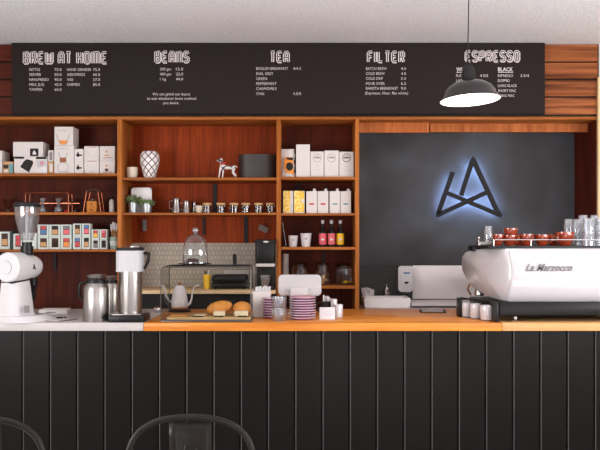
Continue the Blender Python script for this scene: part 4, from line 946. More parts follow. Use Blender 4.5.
# cake dome on the case
Ym = 6.09; d_ = Ym/F
t = thing('cake_stand', 'flat black cake stand on top of the pastry case', 'cake stand', (X(194.5, Ym), Ym, ctop))
MB().lathe([(0, 0), (9*d_, 0), (10*d_, .004), (16.2*d_, .009), (16.6*d_, .013), (16*d_, .014), (0, .012)], (X(194.5, Ym), Ym, ctop), 40).build('plate', M['matte_black'], t)
pz = ctop+.0145
t = thing('cake_dome', 'clear glass cloche with a ball knob covering dark cake', 'cake dome', (X(195.4, Ym), Ym, pz))
MB().lathe([(12.4*d_, 0), (12.7*d_, .003), (12.2*d_, 12*d_), (12*d_, 17*d_), (10.8*d_, 22*d_), (8.2*d_, 26*d_), (4.5*d_, 28.4*d_), (1.2*d_, 29.2*d_), (1.1*d_, 30.4*d_)], (X(195.4, Ym), Ym, pz), 40).build('dome', M['glass'], t)
MB().lathe([(12.3*d_, 0), (12.9*d_, 0), (12.9*d_, .006), (12.3*d_, .006)], (X(195.4, Ym), Ym, pz), 40).build('rim', M['glass_t'], t)
MB().ball((X(195.4, Ym), Ym, pz+32.6*d_), 3*d_, u=20, v=14).lathe([(1.2*d_, 29*d_), (1.8*d_, 30*d_), (1.2*d_, 30.6*d_)], (X(195.4, Ym), Ym, pz), 20).build('knob', M['glass_t'], t)
t = tag(MB().lathe([(0, 0), (6*d_, 0), (6.2*d_, 1*d_), (5.9*d_, 3.6*d_), (3*d_, 4.4*d_), (0, 4.6*d_)], (X(192.5, Ym), Ym, pz+.001), 28).build('cake', M['cake'], loc=(X(192.5, Ym), Ym, pz)), 'dark chocolate cake under the glass cloche', 'cake')

# ------------------------------------------------------------------ things on the counter
# gooseneck kettle behind the case
Yq = 6.75; k_ = Yq/F
kt = thing('gooseneck_kettle', 'white gooseneck kettle with brown trim on a black base, seen through the case', 'kettle', (X(180, Yq), Yq, ct))
kc = (X(179.6, Yq), Yq, ct)
MB().lathe([(0, 0), (11*k_, 0), (11*k_, 2*k_), (9*k_, 3*k_), (0, 3*k_)], kc, 32).build('power_base', M['black'], kt)
MB().lathe([(8.4*k_, 3.1*k_), (8.6*k_, 3.3*k_), (8.5*k_, 5.4*k_), (8.2*k_, 5.5*k_)], kc, 32).build('trim_ring', M['brown'], kt)
MB().lathe([(0, 3.05*k_), (8.2*k_, 3.05*k_), (8.6*k_, 5.5*k_), (8.2*k_, 12*k_), (7.0*k_, 19*k_), (5.2*k_, 24.5*k_), (3.5*k_, 26.4*k_), (0, 27*k_)], kc, 36).build('body', M['white_gloss'], kt)
MB().lathe([(0, 26.8*k_), (1*k_, 26.8*k_), (1.7*k_, 28*k_), (1.5*k_, 29.4*k_), (0, 29.6*k_)], kc, 16).build('lid_knob', M['brown'], kt)
def kp(a, b): return (kc[0]+a*k_, Yq, ct+b*k_)
MB().tube([kp(8, 7), kp(10.5, 8.6), kp(12, 13), kp(12.8, 19), kp(14.4, 24.5), kp(17, 26.8), kp(20, 26.6)], [.012, .010, .007, .006, .0058, .0055, .005], 10).build('spout', M['white_gloss'], kt)
MB().tube([kp(-8, 10), kp(-10, 10.5), kp(-13, 15), kp(-14.5, 21), kp(-16.5, 25.5), kp(-20, 27.4)], [.007, .007, .008, .008, .008, .007], 10).build('handle', M['white_gloss'], kt)
# steel bowl on the stone top
Y7 = 6.7
tag(MB().lathe([(0, 0), (3*.0072, 0), (4.6*.0072, 2.6*.0072), (4.2*.0072, 5*.0072), (1*.0072, 6.4*.0072), (0, 7*.0072)], (X(157.5, Y7), Y7, ct), 24).build('sugar_bowl', M['chrome'], loc=(X(157.5, Y7), Y7, ct)), 'small round chrome pot between the tall brewer and the pastry case', 'pot')

# grinder (white, with glass hopper)
gc = (X(18, 6.05), 6.08, ct)
eg = thing('coffee_grinder', 'tall white coffee grinder with a clear hopper on the white counter', 'grinder', gc)
ax = Vector((math.sin(math.radians(23)), math.cos(math.radians(23)), 0)); zc_ = Z(267.5, 5.92)
c_back = Vector((X(6.8, 5.9), 5.9, zc_))
def along(mb, prof, c=c_back):
    mb.lathe(prof, (0, 0, 0), 40)
    q = Vector((0, 0, 1)).rotation_difference(ax).to_matrix().to_4x4()
    return mb.xf(Matrix.Translation(c) @ q)
R0 = 15.2*5.92/F
along(MB(), [(0, -.004), (R0*.9, -.004), (R0, .008), (R0*1.01, .05), (R0, .12), (R0*.93, .17), (R0*.84, .215), (R0*.74, .26), (R0*.6, .29), (R0*.34, .31), (0, .315)]).build('motor_housing', M['white'], eg)
along(MB(), [(R0*.42, -.0045), (R0*.42, -.010), (0, -.010)]).build('end_cap', M['white'], eg)
along(MB(), [(R0*.46, -.0042), (R0*.46, -.006), (R0*.43, -.006)]).build('cap_ring', M['lightgrey'], eg)
hcx = c_back + ax*.15
hp = Vector((X(27, hcx.y), hcx.y, 0))
hz = zc_+R0*.80
k6 = hcx.y/F
MB().lathe([(0, 0), (6.2*k6, 0), (6.2*k6, 9*k6), (5*k6, 9*k6), (5*k6, 13*k6), (0, 13*k6)], (hp.x, hp.y, hz), 24).build('collar', M['black'], eg)
zh = Z(240.5, hcx.y)
MB().lathe([(5.4*k6, 0), (6*k6, .01), (8*k6, 7*k6), (11.4*k6, 20*k6), (12.4*k6, 30*k6), (12.4*k6, 34.6*k6)], (hp.x, hp.y, zh), 36).build('hopper', M['glass_h'], eg)
MB().lathe([(0, 33.4*k6), (12.8*k6, 33.4*k6), (13.2*k6, 34*k6), (13.2*k6, 37*k6), (11*k6, 38.2*k6), (0, 38.4*k6)], (hp.x, hp.y, zh), 36).build('hopper_lid', M['matte_black'], eg)
MB().lathe([(1.6*k6, 2*k6), (1.9*k6, 20*k6), (1*k6, 30*k6)], (hp.x, hp.y, zh), 12).build('hopper_stem', M['lightgrey'], eg)
# column
cb = c_back + ax*.10
def ringpts(cx, cy, hx_, hy_, z, rot=math.radians(-30)):
    o = []
    for sx, sy in ((-1, -.6), (-.6, -1), (.6, -1), (1, -.6), (1, .6), (.6, 1), (-.6, 1), (-1, .6)):
        x, y = sx*hx_, sy*hy_; o.append((cx+x*math.cos(rot)-y*math.sin(rot), cy+x*math.sin(rot)+y*math.cos(rot), z))
    return o
def loft(mb, rings):
    R = [[mb.bm.verts.new(p) for p in r] for r in rings]; n = len(R[0])
    for a, b in zip(R, R[1:]):
        for i in range(n): mb.bm.faces.new((a[i], a[(i+1) % n], b[(i+1) % n], b[i]))
    mb.bm.faces.new(R[0][::-1]); mb.bm.faces.new(R[-1]); return mb
loft(MB(), [ringpts(cb.x-.004, cb.y, .088, .12, ct+.035), ringpts(cb.x-.006, cb.y, .083, .11, ct+.06), ringpts(cb.x-.01, cb.y, .06, .085, zc_-R0*.6)]).build('column', M['white'], eg)
loft(MB(), [ringpts(cb.x+.05, cb.y+.03, .15, .2, ct), ringpts(cb.x+.05, cb.y+.03, .15, .2, ct+.012), ringpts(cb.x+.03, cb.y+.01, .125, .17, ct+.04)]).build('base', M['white'], eg)
mb = MB(); mb.box(-.066, .066, -.09, .1, -.006, .006, .004); mb.xf(Matrix.Translation((cb.x-.01, cb.y, zc_-R0*.9)) @ Matrix.Rotation(math.radians(-30), 4, 'Z') @ Matrix.Rotation(math.radians(6), 4, 'X')); mb.build('underside_gasket', M['matte_black'], eg)
gp = c_back + ax*.262
MB().lathe([(0, -.16), (.012, -.16), (.016, -.1), (.022, -.06), (.03, -.05), (.03, 0), (0, 0)], (gp.x+.0, gp.y, zc_-R0*.75), 20).tube([(gp.x, gp.y-.02, zc_-R0*.75-.05), (gp.x-.01, gp.y-.07, zc_-R0*.75-.06)], .008, 8).build('chute', M['black'], eg)
fs = Vector((ax.y, -ax.x, 0))  # points to the visible right side
side = c_back + ax*.155 + fs*(R0*.95)
mb = MB()
for p, q in (((-.012, -.012), (0, .018)), ((0, .018), (.013, -.014)), ((-.012, -.012), (.008, .0)), ((-.006, 0), (.013, -.014))):
    mb.tube([side+ax*p[0]+Vector((0, 0, p[1]-.0)), side+ax*q[0]+Vector((0, 0, q[1]))], .0032, 6)
mb.build('logo_mark', M['matte_black'], eg)
fc = cb + Vector((.07, -.085, 0))
mb = MB(); mb.box(-.018, .018, -.002, .002, -.024, .024, .001); mb.xf(Matrix.Translation((X(28.8, 5.95), cb.y-.085, ct+.085)) @ Matrix.Rotation(math.radians(40), 4, 'Z')@ Matrix.Rotation(math.radians(-7), 4, 'X')); mb.build('rating_label', M['grey'], eg)
# book/box and clipboard
t = thing('paper_box', 'flat white box lying on the white counter behind the clipboard', 'box', (X(55, 6.6), 6.6, ct))
mb = MB(); mb.box(-.1, .1, -.1, .1, 0, .034, .003); mb.xf(Matrix.Translation((X(55, 6.6), 6.6, ct)) @ Matrix.Rotation(.12, 4, 'Z')); mb.build('carton', M['card'], t)
mb = MB(); mb.box(-.05, .02, -.1015, -.1, .012, .02); mb.xf(Matrix.Translation((X(55, 6.6), 6.6, ct)) @ Matrix.Rotation(.12, 4, 'Z')); mb.build('print', M['grey'], t)
t = thing('clipboard', 'clipboard with papers lying flat on the white counter', 'clipboard', (X(57, 6.05), 6.05, ct))
R_ = Matrix.Translation((X(54, 6.06), 6.06, ct)) @ Matrix.Rotation(-.35, 4, 'Z')
MB().box(-.12, .12, -.1, .1, 0, .004, .001).xf(R_).build('board', M['tan_grey'], t); MB().box(-.1, .1, -.085, .085, .004, .0065).xf(R_).build('paper', M['card_grey'], t)
MB().box(-.03, .03, .07, .1, .0065, .014, .003).xf(R_).build('clip', M['steel'], t)
tag(MB().tube([(X(53, 6.12), 6.10, ct+.011), (X(66, 6.12), 6.13, ct+.011)], .0045, 8).build('pen', M['matte_black'], loc=(X(60, 6.05), 6.05, ct)), 'black pen lying on the clipboard', 'pen')
# thermal jugs
def jug(cx, Y, r, lab, hs):
    s = Y/F*hs; c = (X(cx, Y), Y, ct)
    t = thing('thermal_jug', lab, 'jug', c, 'steel thermal jugs')
    MB().lathe([(0, 0), (r*.97*s, 0), (r*s, 1*s), (r*s, 33*s), (r*.93*s, 35.5*s), (r*.72*s, 38.5*s), (r*.7*s, 39.5*s), (0, 39.5*s)], c, 40).build('body', M['steel'], t)
    MB().lathe([(r*.72*s, 37.8*s), (r*.78*s, 38.2*s), (r*.74*s, 41.6*s), (r*.6*s, 42.2*s), (0, 42.2*s)], c, 32).build('collar', M['black'], t)
    MB().lathe([(0, 41*s), (r*.56*s, 41.5*s), (r*.62*s, 43*s), (r*.78*s, 46.4*s), (r*.72*s, 46.6*s), (r*.55*s, 44*s), (0, 43.4*s)], c, 32).build('lid', M['steel'], t)
    MB().tube([(c[0]-r*.7*s, Y, ct+39*s), (c[0]-(r+2.2)*s, Y, ct+38.5*s), (c[0]-(r+4)*s, Y, ct+34*s), (c[0]-(r+3.6)*s, Y, ct+24*s), (c[0]-(r+.2)*s, Y, ct+21*s)], [.008, .010, .010, .009, .008], 10).build('handle', M['black'], t)
    return t
jug(96, 5.98, 12.8, 'large brushed steel thermal jug left of the tall brewer', 1)
jug(111.5, 6.38, 9.5, 'smaller steel thermal jug half hidden behind the large one', .86)
# tall brewer
Yw = 5.98; s = Yw/F; c = (X(129.8, Yw), Yw+.02, ct)
t = thing('filter_brewer', 'tall steel column brewer with a clear ribbed tank and black base', 'coffee brewer', c)
MB().box(X(111, Yw), X(146.5, Yw), Yw-.1, Yw+.16, ct, ct+6.8*s, .008, 3).build('base', M['black'], t)
MB().box(X(114, Yw), X(143.5, Yw), Yw-.085, Yw+.14, ct+6.8*s, ct+8*s, .003, 2).build('drip_plate', M['steel'], t)
MB().lathe([(0, 8*s), (11.4*s, 8*s), (11.6*s, 9*s), (11.6*s, 51*s), (0, 51*s)], c, 40).build('column', M['steel'], t)
mb = MB(); n = 48; pr = []
oval_pts = [(c[0]+13.4*s*math.copysign(abs(math.cos(2*PI*i/n))**.55, math.cos(2*PI*i/n)), c[1]+12.8*s*math.copysign(abs(math.sin(2*PI*i/n))**.55, math.sin(2*PI*i/n))) for i in range(n)]
for k in range(0, n): 
    if k % 2: oval_pts[k] = (c[0]+(oval_pts[k][0]-c[0])*.985, c[1]+(oval_pts[k][1]-c[1])*.985)
mb.prismz(oval_pts, ct+49.5*s, ct+70.5*s).build('tank', M['lightgrey'], t, smooth=False)
oval(MB(), 13.2*s, 12.6*s, ct+70.5*s, ct+73.6*s, c).build('lid', M['matte_black'], t)
MB().box(c[0]+2*s, c[0]+11*s, c[1]-11*s, c[1], ct+73.6*s, ct+75.4*s, .003).build('lid_catch', M['steel'], t)
MB().tube([(c[0]+12*s, c[1], ct+68*s), (c[0]+18.5*s, c[1], ct+67.5*s), (c[0]+17.8*s, c[1], ct+60*s), (c[0]+14*s, c[1], ct+52*s)], [.012, .013, .011, .008], 10).build('handle', M['black'], t)

# white box, tablet, plates, jar of glasses
Yv = 6.25; s = Yv/F
t = thing('napkin_box', 'plain white napkin box between the pastry case and plates', 'box', (X(261, Yv), Yv, ct))
MB().box(X(252.6, Yv), X(270.4, Yv), Yv, Yv+.13, ct, Z(291.3, Yv), .003, 1).build('carton', M['card'], t)
mb = MB(); rn = random.Random(3)
for k in range(5):
    x0 = X(255+k*3, Yv); mb.prism([(x0, Z(291.3, Yv)), (x0+.02, Z(291.3, Yv)), (x0+.024, Z(287.5-rn.random()*3, Yv)), (x0+.004, Z(288.5-rn.random()*3, Yv))], Yv+.02+.018*k, Yv+.024+.018*k)
mb.build('napkins', M['white'], t, smooth=False)
Yv = 6.6; s = Yv/F
t = thing('tablet_till', 'white tablet till on a white stand seen from behind', 'tablet', (X(299.5, Yv), Yv, ct))
tb_z0, tb_z1 = Z(295.5, Yv), Z(274.3, Yv)
mb = MB(); xa, xb = X(278.2, Yv), X(321.4, Yv); r = .03; P_ = []
for cx, cz, a0 in ((xb-r, tb_z1-r, 0), (xa+r, tb_z1-r, 90), (xa+r, tb_z0+r, 180), (xb-r, tb_z0+r, 270)):
    for i in range(6): a = math.radians(a0+90*i/5); P_.append((cx+r*math.cos(a), cz+r*math.sin(a)))
mb.prism(P_, Yv, Yv+.022); mb.xf(Matrix.Translation((0, Yv, tb_z0)) @ Matrix.Rotation(math.radians(-12), 4, 'X') @ Matrix.Translation((0, -Yv, -tb_z0)))
bmesh.ops.bevel(mb.bm, geom=[e for e in mb.bm.edges if len(e.link_faces) == 2 and e.calc_face_angle(0) > 1], offset=.005, segments=2, affect='EDGES')
mb.build('tablet', M['tablet'], t)
mb = MB(); mb.prism([(X(290, Yv), ct+.012), (X(308, Yv), ct+.012), (X(307.5, Yv), Z(287.5, Yv)), (X(290.8, Yv), Z(287.5, Yv))], Yv-.05, Yv-.03); mb.build('stand_arm', M['white'], t)
MB().box(X(288, Yv), X(310, Yv), Yv-.06, Yv+.1, ct, ct+.012, .004).build('stand_foot', M['white'], t)
def plate(x, y, z, r, lab, grp, hh):
    t = thing('plate', lab, 'plate', (x, y, z), grp)
    MB().lathe([(0, 0), (r*.62, 0), (r*.66, hh*.18), (r*.97, hh*.86), (r*.94, hh*1.0), (r*.6, hh*.4), (0, hh*.36)], (x, y, z), 40).build('dish', M['plate_side'], t)
    MB().lathe([(r*.955, hh*.82), (r*1.0, hh*.88), (r*1.0, hh*1.1), (r*.955, hh*1.12)], (x, y, z), 40).build('rim', M['lavender'], t)
    return t
ords = ['topmost', 'second from the top', 'third from the top', 'fourth from the top', 'fifth from the top', 'sixth from the top', 'third from the bottom', 'second from the bottom', 'bottom one']
def stack(cx, Y, rpx, n, top, nm):
    s = Y/F; r = rpx*s; x = X(cx, Y); H = (Z(top, Y)-ct); hh = H/(n+.15)
    o9 = ords if n == 9 else ['topmost'] + ords[1:n-2] + ['second from the bottom', 'bottom one']
    p0 = plate(x, Y, ct, r, 'plum pink plate, bottom one of the %s' % nm, 'plates in the %s' % nm, hh)
    for k in range(1, n): dup(p0, (x+.0012*((k*7) % 3-1), Y, ct+hh*k), 'plum pink plate, %s of the %s' % (o9[n-1-k], nm), rz=k*.7)
    z = ct+hh*n
    return x, z, r
x, z, r = stack(302.4, 6.1, 13.4, 9, 296.6, 'tall stack before the tablet')
sc = tag(MB().lathe([(0, .0), (r*.6, .0), (r*.93, .004), (r*.93, .007), (0, .003)], (x, 6.1, z+.001), 40).build('saucer', M['plate_pink'], loc=(x, 6.1, z)), 'flat rose pink saucer lying on top of the tall plate stack', 'saucer')
stack(272.8, 6.2, 11, 8, 297.5, 'shorter stack behind the glass tumblers')
Yj = 6.0; s = Yj/F
def tumbler(x, y, z, r, h, lab, m=M['glass_t'], grp=None, rib=.03):
    t = MB().lathe([(0, .004), (r*.78, .004), (r*.8, 0), (r*.86, .003), (r*1.0, h*.5), (r*.98, h), (r*.92, h), (r*.92, h*.5), (r*.76, .01), (0, .01)], (x, y, z), 48, rib=rib, ribn=12).build('glass_tumbler', m, loc=(x, y, z))
    return tag(t, lab, 'glass', grp)
tb0 = tumbler(X(279.2, Yj), Yj, ct, 7.9*s, 13.4*s, 'ribbed glass tumbler, lower of the two stacked beside the plates', M['glass_h'], grp='stacked ribbed tumblers')
dup(tb0, (X(279.2, Yj), Yj, ct+12.6*s), 'ribbed glass tumbler, upper of the two stacked beside the plates').scale = (.92, .92, .88)
# black jug, steel mug of sugar sticks, white cups, card
Yx = 6.5; s = Yx/F
t = thing('sugar_tin', 'dark grey metal mug holding sugar sticks beside the plates', 'mug', (X(326, Yx), Yx, ct)); c = (X(326.4, Yx), Yx, ct)
MB().lathe([(0, 0), (5.2*s, 0), (5.4*s, 1*s), (5.2*s, 13.5*s), (4.7*s, 13.5*s), (4.7*s, 1*s), (0, 1*s)], c, 32).build('body', M['dark_metal'], t)
MB().tube([(c[0]-5*s, Yx, ct+12*s), (c[0]-9.6*s, Yx, ct+11.5*s), (c[0]-10*s, Yx, ct+5*s), (c[0]-5*s, Yx, ct+3*s)], .006, 8).build('handle', M['black'], t)
for k, (dx, dy, hh) in enumerate(((-2.6, .0, 19.6), (-.6, .01, 18.4), (1.4, -.004, 18.8), (3, .008, 17.2))):
    tag(MB().box(c[0]+(dx-.85)*s, c[0]+(dx+.85)*s, Yx+dy-.003, Yx+dy+.003, ct+.01, ct+hh*s, .001, 1).build('sugar_stick', M['white'] if k != 1 else M['card_grey'], loc=(c[0]+dx*s, Yx+dy, ct+.01)),
        'white sugar stick, %s in the grey mug' % ['leftmost', 'second from left', 'third from left', 'rightmost'][k], 'sugar stick', 'sugar sticks in the grey mug')
def pcyl(cx, Y, r, y0, lab, nm='ceramic_pot', taper=.9):
    s = Y/F; h = Z(y0, Y)-ct
    return tag(MB().lathe([(0, 0), (r*taper*s, 0), (r*taper*s, .002), (r*s, h-.002), (r*.98*s, h), (r*.9*s, h), (r*.8*s, .006), (0, .006)], (X(cx, Y), Y, ct), 32).build(nm, M['white_gloss'], loc=(X(cx, Y), Y, ct)), lab, 'cup')
pcyl(338, 6.3, 5, 304.3, 'white ceramic pot right of the counter card'); pcyl(333.8, 6.45, 3.4, 299, 'tall white cup behind the counter card', 'white_cup')
t = thing('counter_card', 'small white tent card with faint print on the timber counter', 'sign', (X(327, 6.12), 6.12, ct))
zt_ = Z(307.5, 6.12)
mb = MB(); xa, xb = X(319.6, 6.12), X(335, 6.12)
a = [mb.bm.verts.new(p) for p in ((xa, 6.11, ct), (xb, 6.11, ct), (xb, 6.14, zt_), (xa, 6.14, zt_))]; b = [mb.bm.verts.new(p) for p in ((xa, 6.17, ct), (xb, 6.17, ct))]
mb.bm.faces.new(a); mb.bm.faces.new((a[3], a[2], b[1], b[0]))
o = mb.build('card', M['white'], t, smooth=False); sd = o.modifiers.new('t', 'SOLIDIFY'); sd.thickness = .0012
mb = MB()
for k, (f0, w_) in enumerate(((.62, .5), (.42, .6), (.28, .4))):
    z_ = ct+(zt_-ct)*f0; y_ = 6.11+.03*f0-.0018; m_ = (xa+xb)/2
    mb.box(m_-w_*.05, m_+w_*.05, y_, y_+.001, z_, z_+.0022)
mb.build('print', M['lightgrey'], t)
# shallow framed tray lying on the counter
t = thing('bill_tray', 'flat dark-rimmed steel tray lying on the timber counter', 'tray', (X(433, 6.78), 6.78, ct))
R_ = Matrix.Translation((X(432.5, 6.78), 6.78, ct)) @ Matrix.Rotation(-.12, 4, 'Z')
MB().box(-.098, .098, -.12, .12, 0, .006, .002).xf(R_).build('rim', M['matte_black'], t); MB().box(-.078, .078, -.1, .1, .006, .008).xf(R_).build('plate', M['steel_sheet'], t)

# ------------------------------------------------------------------ espresso machine
em = thing('espresso_machine', 'large white espresso machine with black base on the right of the counter', 'espresso machine', (2.0, 6.2, ct))
def XM(px, Y): return X(px, Y)
prof = [ # (Y, Z, X of the left edge)
 (5.945, Z(301.5, 5.945), X(504.5, 5.945)), (5.915, Z(285, 5.915), X(508, 5.915)), (5.915, Z(268, 5.915), X(508.5, 5.915)), (5.935, Z(254, 5.935), X(505, 5.935)), (5.96, Z(248.2, 5.96), X(500, 5.96)),
 (6.45, Z(248.4, 6.45), X(472.5, 6.45)), (6.56, Z(251, 6.56), X(465, 6.56)), (6.62, Z(256, 6.62), X(461.5, 6.62)), (6.64, Z(262, 6.64), X(460.8, 6.64)), (6.62, Z(269, 6.62), X(461.5, 6.62)), (6.56, Z(275, 6.56), X(464, 6.56)),
 (6.48, Z(283, 6.48), X(468, 6.48)), (6.34, Z(292, 6.34), X(477, 6.34)), (6.15, Z(299, 6.15), X(491, 6.15)), (6.02, Z(301.6, 6.02), X(500, 6.02))]
XR = 2.95
def xr_(x): return 4.30 - x  # mirrored right end
mb = MB()
inset = .03; cy_, cz_ = 6.22, 1.27
LA = [mb.bm.verts.new((x, cy_+(y-cy_)*.93, cz_+(z-cz_)*.93)) for y, z, x in prof]
LB = [mb.bm.verts.new((x+.035, y, z)) for y, z, x in prof]
RB = [mb.bm.verts.new((xr_(x+.035), y, z)) for y, z, x in prof]
RA = [mb.bm.verts.new((xr_(x), cy_+(y-cy_)*.93, cz_+(z-cz_)*.93)) for y, z, x in prof]
n = len(prof)
for A, B in ((LA, LB), (LB, RB), (RB, RA)):
    for i in range(n): mb.bm.faces.new((A[i], A[(i+1) % n], B[(i+1) % n], B[i]))
for ringv, flip in ((LA, False), (RA, True)):
    cv = mb.bm.verts.new(sum((v.co for v in ringv), Vector())/n + Vector((0, 0, 0)))
    for i in range(n): mb.bm.faces.new((ringv[i], ringv[(i+1) % n], cv))
o = mb.build('body_shell', M['white_gloss'], em)
for p in o.data.polygons: p.use_smooth = True
o.data.attributes.remove(o.data.attributes['sharp_edge']) if 'sharp_edge' in o.data.attributes else None
# seam of the side panel
MB().tube([(X(509, 5.93), 5.935, Z(250.5, 5.935)), (X(511, 5.912), 5.914, Z(262, 5.914)), (X(511.5, 5.912), 5.912, Z(272, 5.912)), (X(509.5, 5.912), 5.914, Z(286, 5.914)), (X(505, 5.94), 5.938, Z(299, 5.938))], .0016, 6).build('panel_seam', M['grey'], em)
MB().box(X(500, 5.9), xr_(X(500, 5.9)), 5.92, 6.5, Z(315.5, 5.92), Z(302, 5.92), .006, 2).build('base_frame', M['black'], em)
MB().box(X(474, 6.5), xr_(X(474, 6.5)), 6.2, 6.68, Z(304, 6.5), Z(298, 6.5), .005, 2).build('drip_tray', M['black'], em)
MB().box(X(473, 6.48), xr_(X(473, 6.48)), 5.955, 6.5, Z(248.3, 5.96), Z(245.8, 5.96), .003, 1).build('cup_tray', M['black'], em)
mb = MB().box(X(469.5, 6.5), X(469.5, 6.5)+.06, 6.38, 6.56, Z(251, 6.5), Z(245.6, 6.5), .005, 2); mb.build('tray_bracket', M['black'], em)
for a in (X(515, 6.0), 2.6):
    for b in (6.0, 6.42): MB().lathe([(0, 0), (.022, 0), (.024, .008), (.016, .012), (.016, .03), (0, .03)], (a, b, ct), 20).build('foot', M['steel'], em)
zr = Z(239.8, 5.98)
mb = MB().tube([(X(493.5, 5.98), 6.45, zr), (X(493.5, 5.98), 5.985, zr), (X(493.5, 5.98)+.005, 5.98, zr), (2.75, 5.98, zr)], .0032, 8)
mb.build('cup_rail', M['chrome'], em)
mb = MB()
for px in (493.5, 531, 590): mb.tube([(X(px, 5.98), 5.98, Z(246, 5.98)), (X(px, 5.98), 5.98, zr)], .003, 8)
mb.build('rail_post', M['chrome'], em)
mb = MB(); text_bm(mb, 'La Marzocco', X(525.5, 5.91), Z(267.3, 5.91), 5.906, w=47*5.91/F, cap=7.2*5.91/F, shear=.5, ext=.003, bold=.008)
mb.box(X(525, 5.91), X(574, 5.91), 5.908, 5.913, Z(271.2, 5.91), Z(270.6, 5.91)); mb.build('script_badge', M['badge'], em)
# group handle and steam wand on the far side
MB().tube([(X(472, 6.5), 6.56, Z(284, 6.5)), (X(470, 6.5), 6.6, Z(290, 6.5)), (X(474, 6.5), 6.62, Z(296, 6.5))], .007, 8).build('steam_wand', M['chrome'], em)
MB().lathe([(0, 0), (.034, 0), (.036, .03), (.03, .05), (0, .05)], (X(480, 6.5), 6.52, Z(296, 6.5)), 24).build('portafilter', M['chrome'], em)
# drip tray caddy and cups at its left end
cr = thing('cup_caddy', 'black open caddy at the left end of the espresso machine', 'caddy', (X(478, 6.1), 6.1, ct))
xa = X(459.5, 6.35); xb = X(497.5, 5.9)
MB().box(X(459.3, 6.3), X(462.3, 6.3), 6.3, 6.42, ct, Z(298.5, 6.3), .002).build('left_side', M['black'], cr)
MB().box(X(494, 5.9), X(498.6, 5.9), 5.9, 6.05, ct, Z(303, 5.9), .002).build('right_side', M['black'], cr)
mb = MB(); z_ = ct+.002
mb.prismz([(X(462, 6.3), 6.3), (X(494.6, 5.94), 5.96), (X(494.6, 5.94), 6.05), (X(462, 6.3), 6.4)], ct, ct+.004).build('floor', M['black'], cr)
mb = MB(); mb.tube([(X(461, 6.38), 6.4, Z(298, 6.38)), (X(496, 6.04), 6.04, Z(303.5, 6.04))], .006, 8).build('rear_rail', M['black'], cr)
cz0 = ct+.005
def wcup(px, y_, r, h, lab):
    s = y_/F; return tag(MB().lathe([(0, 0), (r*.86*s, 0), (r*.98*s, 1.4*s), (r*s, (h-2)*s), (r*.93*s, h*s), (r*.86*s, h*s), (r*.86*s, 2*s), (0, 1.6*s)], (X(px, y_), y_, cz0), 32).build('white_cup', M['white_gloss'], loc=(X(px, y_), y_, cz0)), lab, 'cup', 'white cups in the black caddy')
wcup(466.6, 6.3, 4.6, 13.5, 'white cup at the far left end of the black caddy'); wcup(475.6, 6.16, 5.5, 14.5, 'white cup in the middle of the black caddy'); wcup(486.8, 6.02, 6.7, 14.8, 'largest white cup, nearest end of the black caddy')
# cups on the machine
tz = Z(245.8, 5.96)
def coffee_cup(x, y, z, r, h, rot, lab, grp='terracotta cups on the machine'):
    t = thing('coffee_cup', lab, 'cup', (x, y, z), grp)
    MB().lathe([(0, 0), (r*.55, 0), (r*.58, h*.06), (r*.86, h*.35), (r, h*.8), (r*1.0, h), (r*.93, h), (r*.9, h*.75), (r*.75, h*.3), (0, h*.12)], (x, y, z), 32).build('bowl', M['cup_orange'], t)
    d = Vector((math.cos(rot), math.sin(rot), 0)); c = Vector((x, y, z))
    MB().tube([c+d*r*.97+Vector((0, 0, h*.85)), c+d*r*1.4+Vector((0, 0, h*.85)), c+d*r*1.5+Vector((0, 0, h*.55)), c+d*r*1.25+Vector((0, 0, h*.3)), c+d*r*.85+Vector((0, 0, h*.3))], r*.09, 8).build('handle', M['cup_orange'], t)
    return t
s = 6.06/F
cups = [(498.2, 6.05, 5.0, 10.5, 4.2, 'leftmost small terracotta cup on the machine beside the shot glass', 0),
        (509.8, 6.08, 7.2, 9.6, -.9, 'wide terracotta cup, lower of the stacked pair', 0), (510.6, 6.08, 6.6, 8.5, -2.0, 'terracotta cup stacked highest on the machine', 7.5),
        (527, 6.05, 6.4, 10.6, -1.2, 'terracotta cup right of the stacked pair', 0),
        (542, 6.07, 6.9, 10.2, -.6, 'terracotta cup in the middle of the row with its handle forward', 0),
        (565, 6.08, 8.6, 12.6, -2.4, 'largest terracotta cup, next to the glass tumblers', 0)]
for cx, y_, r, h, rot, lab, up in cups: coffee_cup(X(cx, y_), y_, tz+up*s*1.1, r*s*1.08, h*s*1.1, rot, lab)
for cx, lab in ((519, 'terracotta cup in the back row, left of two'), (553.5, 'terracotta cup in the back row, right of two')): coffee_cup(X(cx, 6.26), 6.26, tz, 6.4*6.26/F, 11.5*6.26/F, 2.2, lab)
def gl(px, y_, r, h, lab, z=tz, up=0):   # inverted tumbler
    s = y_/F; R = r*s; H = h*s
    return tag(MB().lathe([(R, 0), (R*.98, H*.4), (R*.86, H*.97), (R*.8, H), (0, H), (0, H*.93), (R*.76, H*.93), (R*.9, H*.4), (R*.93, 0), (R, 0)], (X(px, y_), y_, z+up*s), 28, rib=.012, ribn=9).build('glass_tumbler', M['glass_w'], loc=(X(px, y_), y_, z+up*s)), lab, 'glass', 'upturned glasses on the machine')
gl(488.3, 6.28, 4.4, 15.6, 'small upturned shot glass at the left end of the machine', up=4)
rk = thing('tamping_stand', 'little steel stand with pegs under the shot glass', 'stand', (X(484, 6.28), 6.28, tz))
MB().box(X(477, 6.28), X(493, 6.28), 6.24, 6.32, tz, tz+4*6.28/F-.001, .003).build('block', M['steel'], rk)
MB().lathe([(0, 0), (.006, 0), (.006, .02), (.009, .024), (.007, .034), (0, .036)], (X(479, 6.25), 6.252, tz+.026), 12).build('peg', M['chrome'], rk)
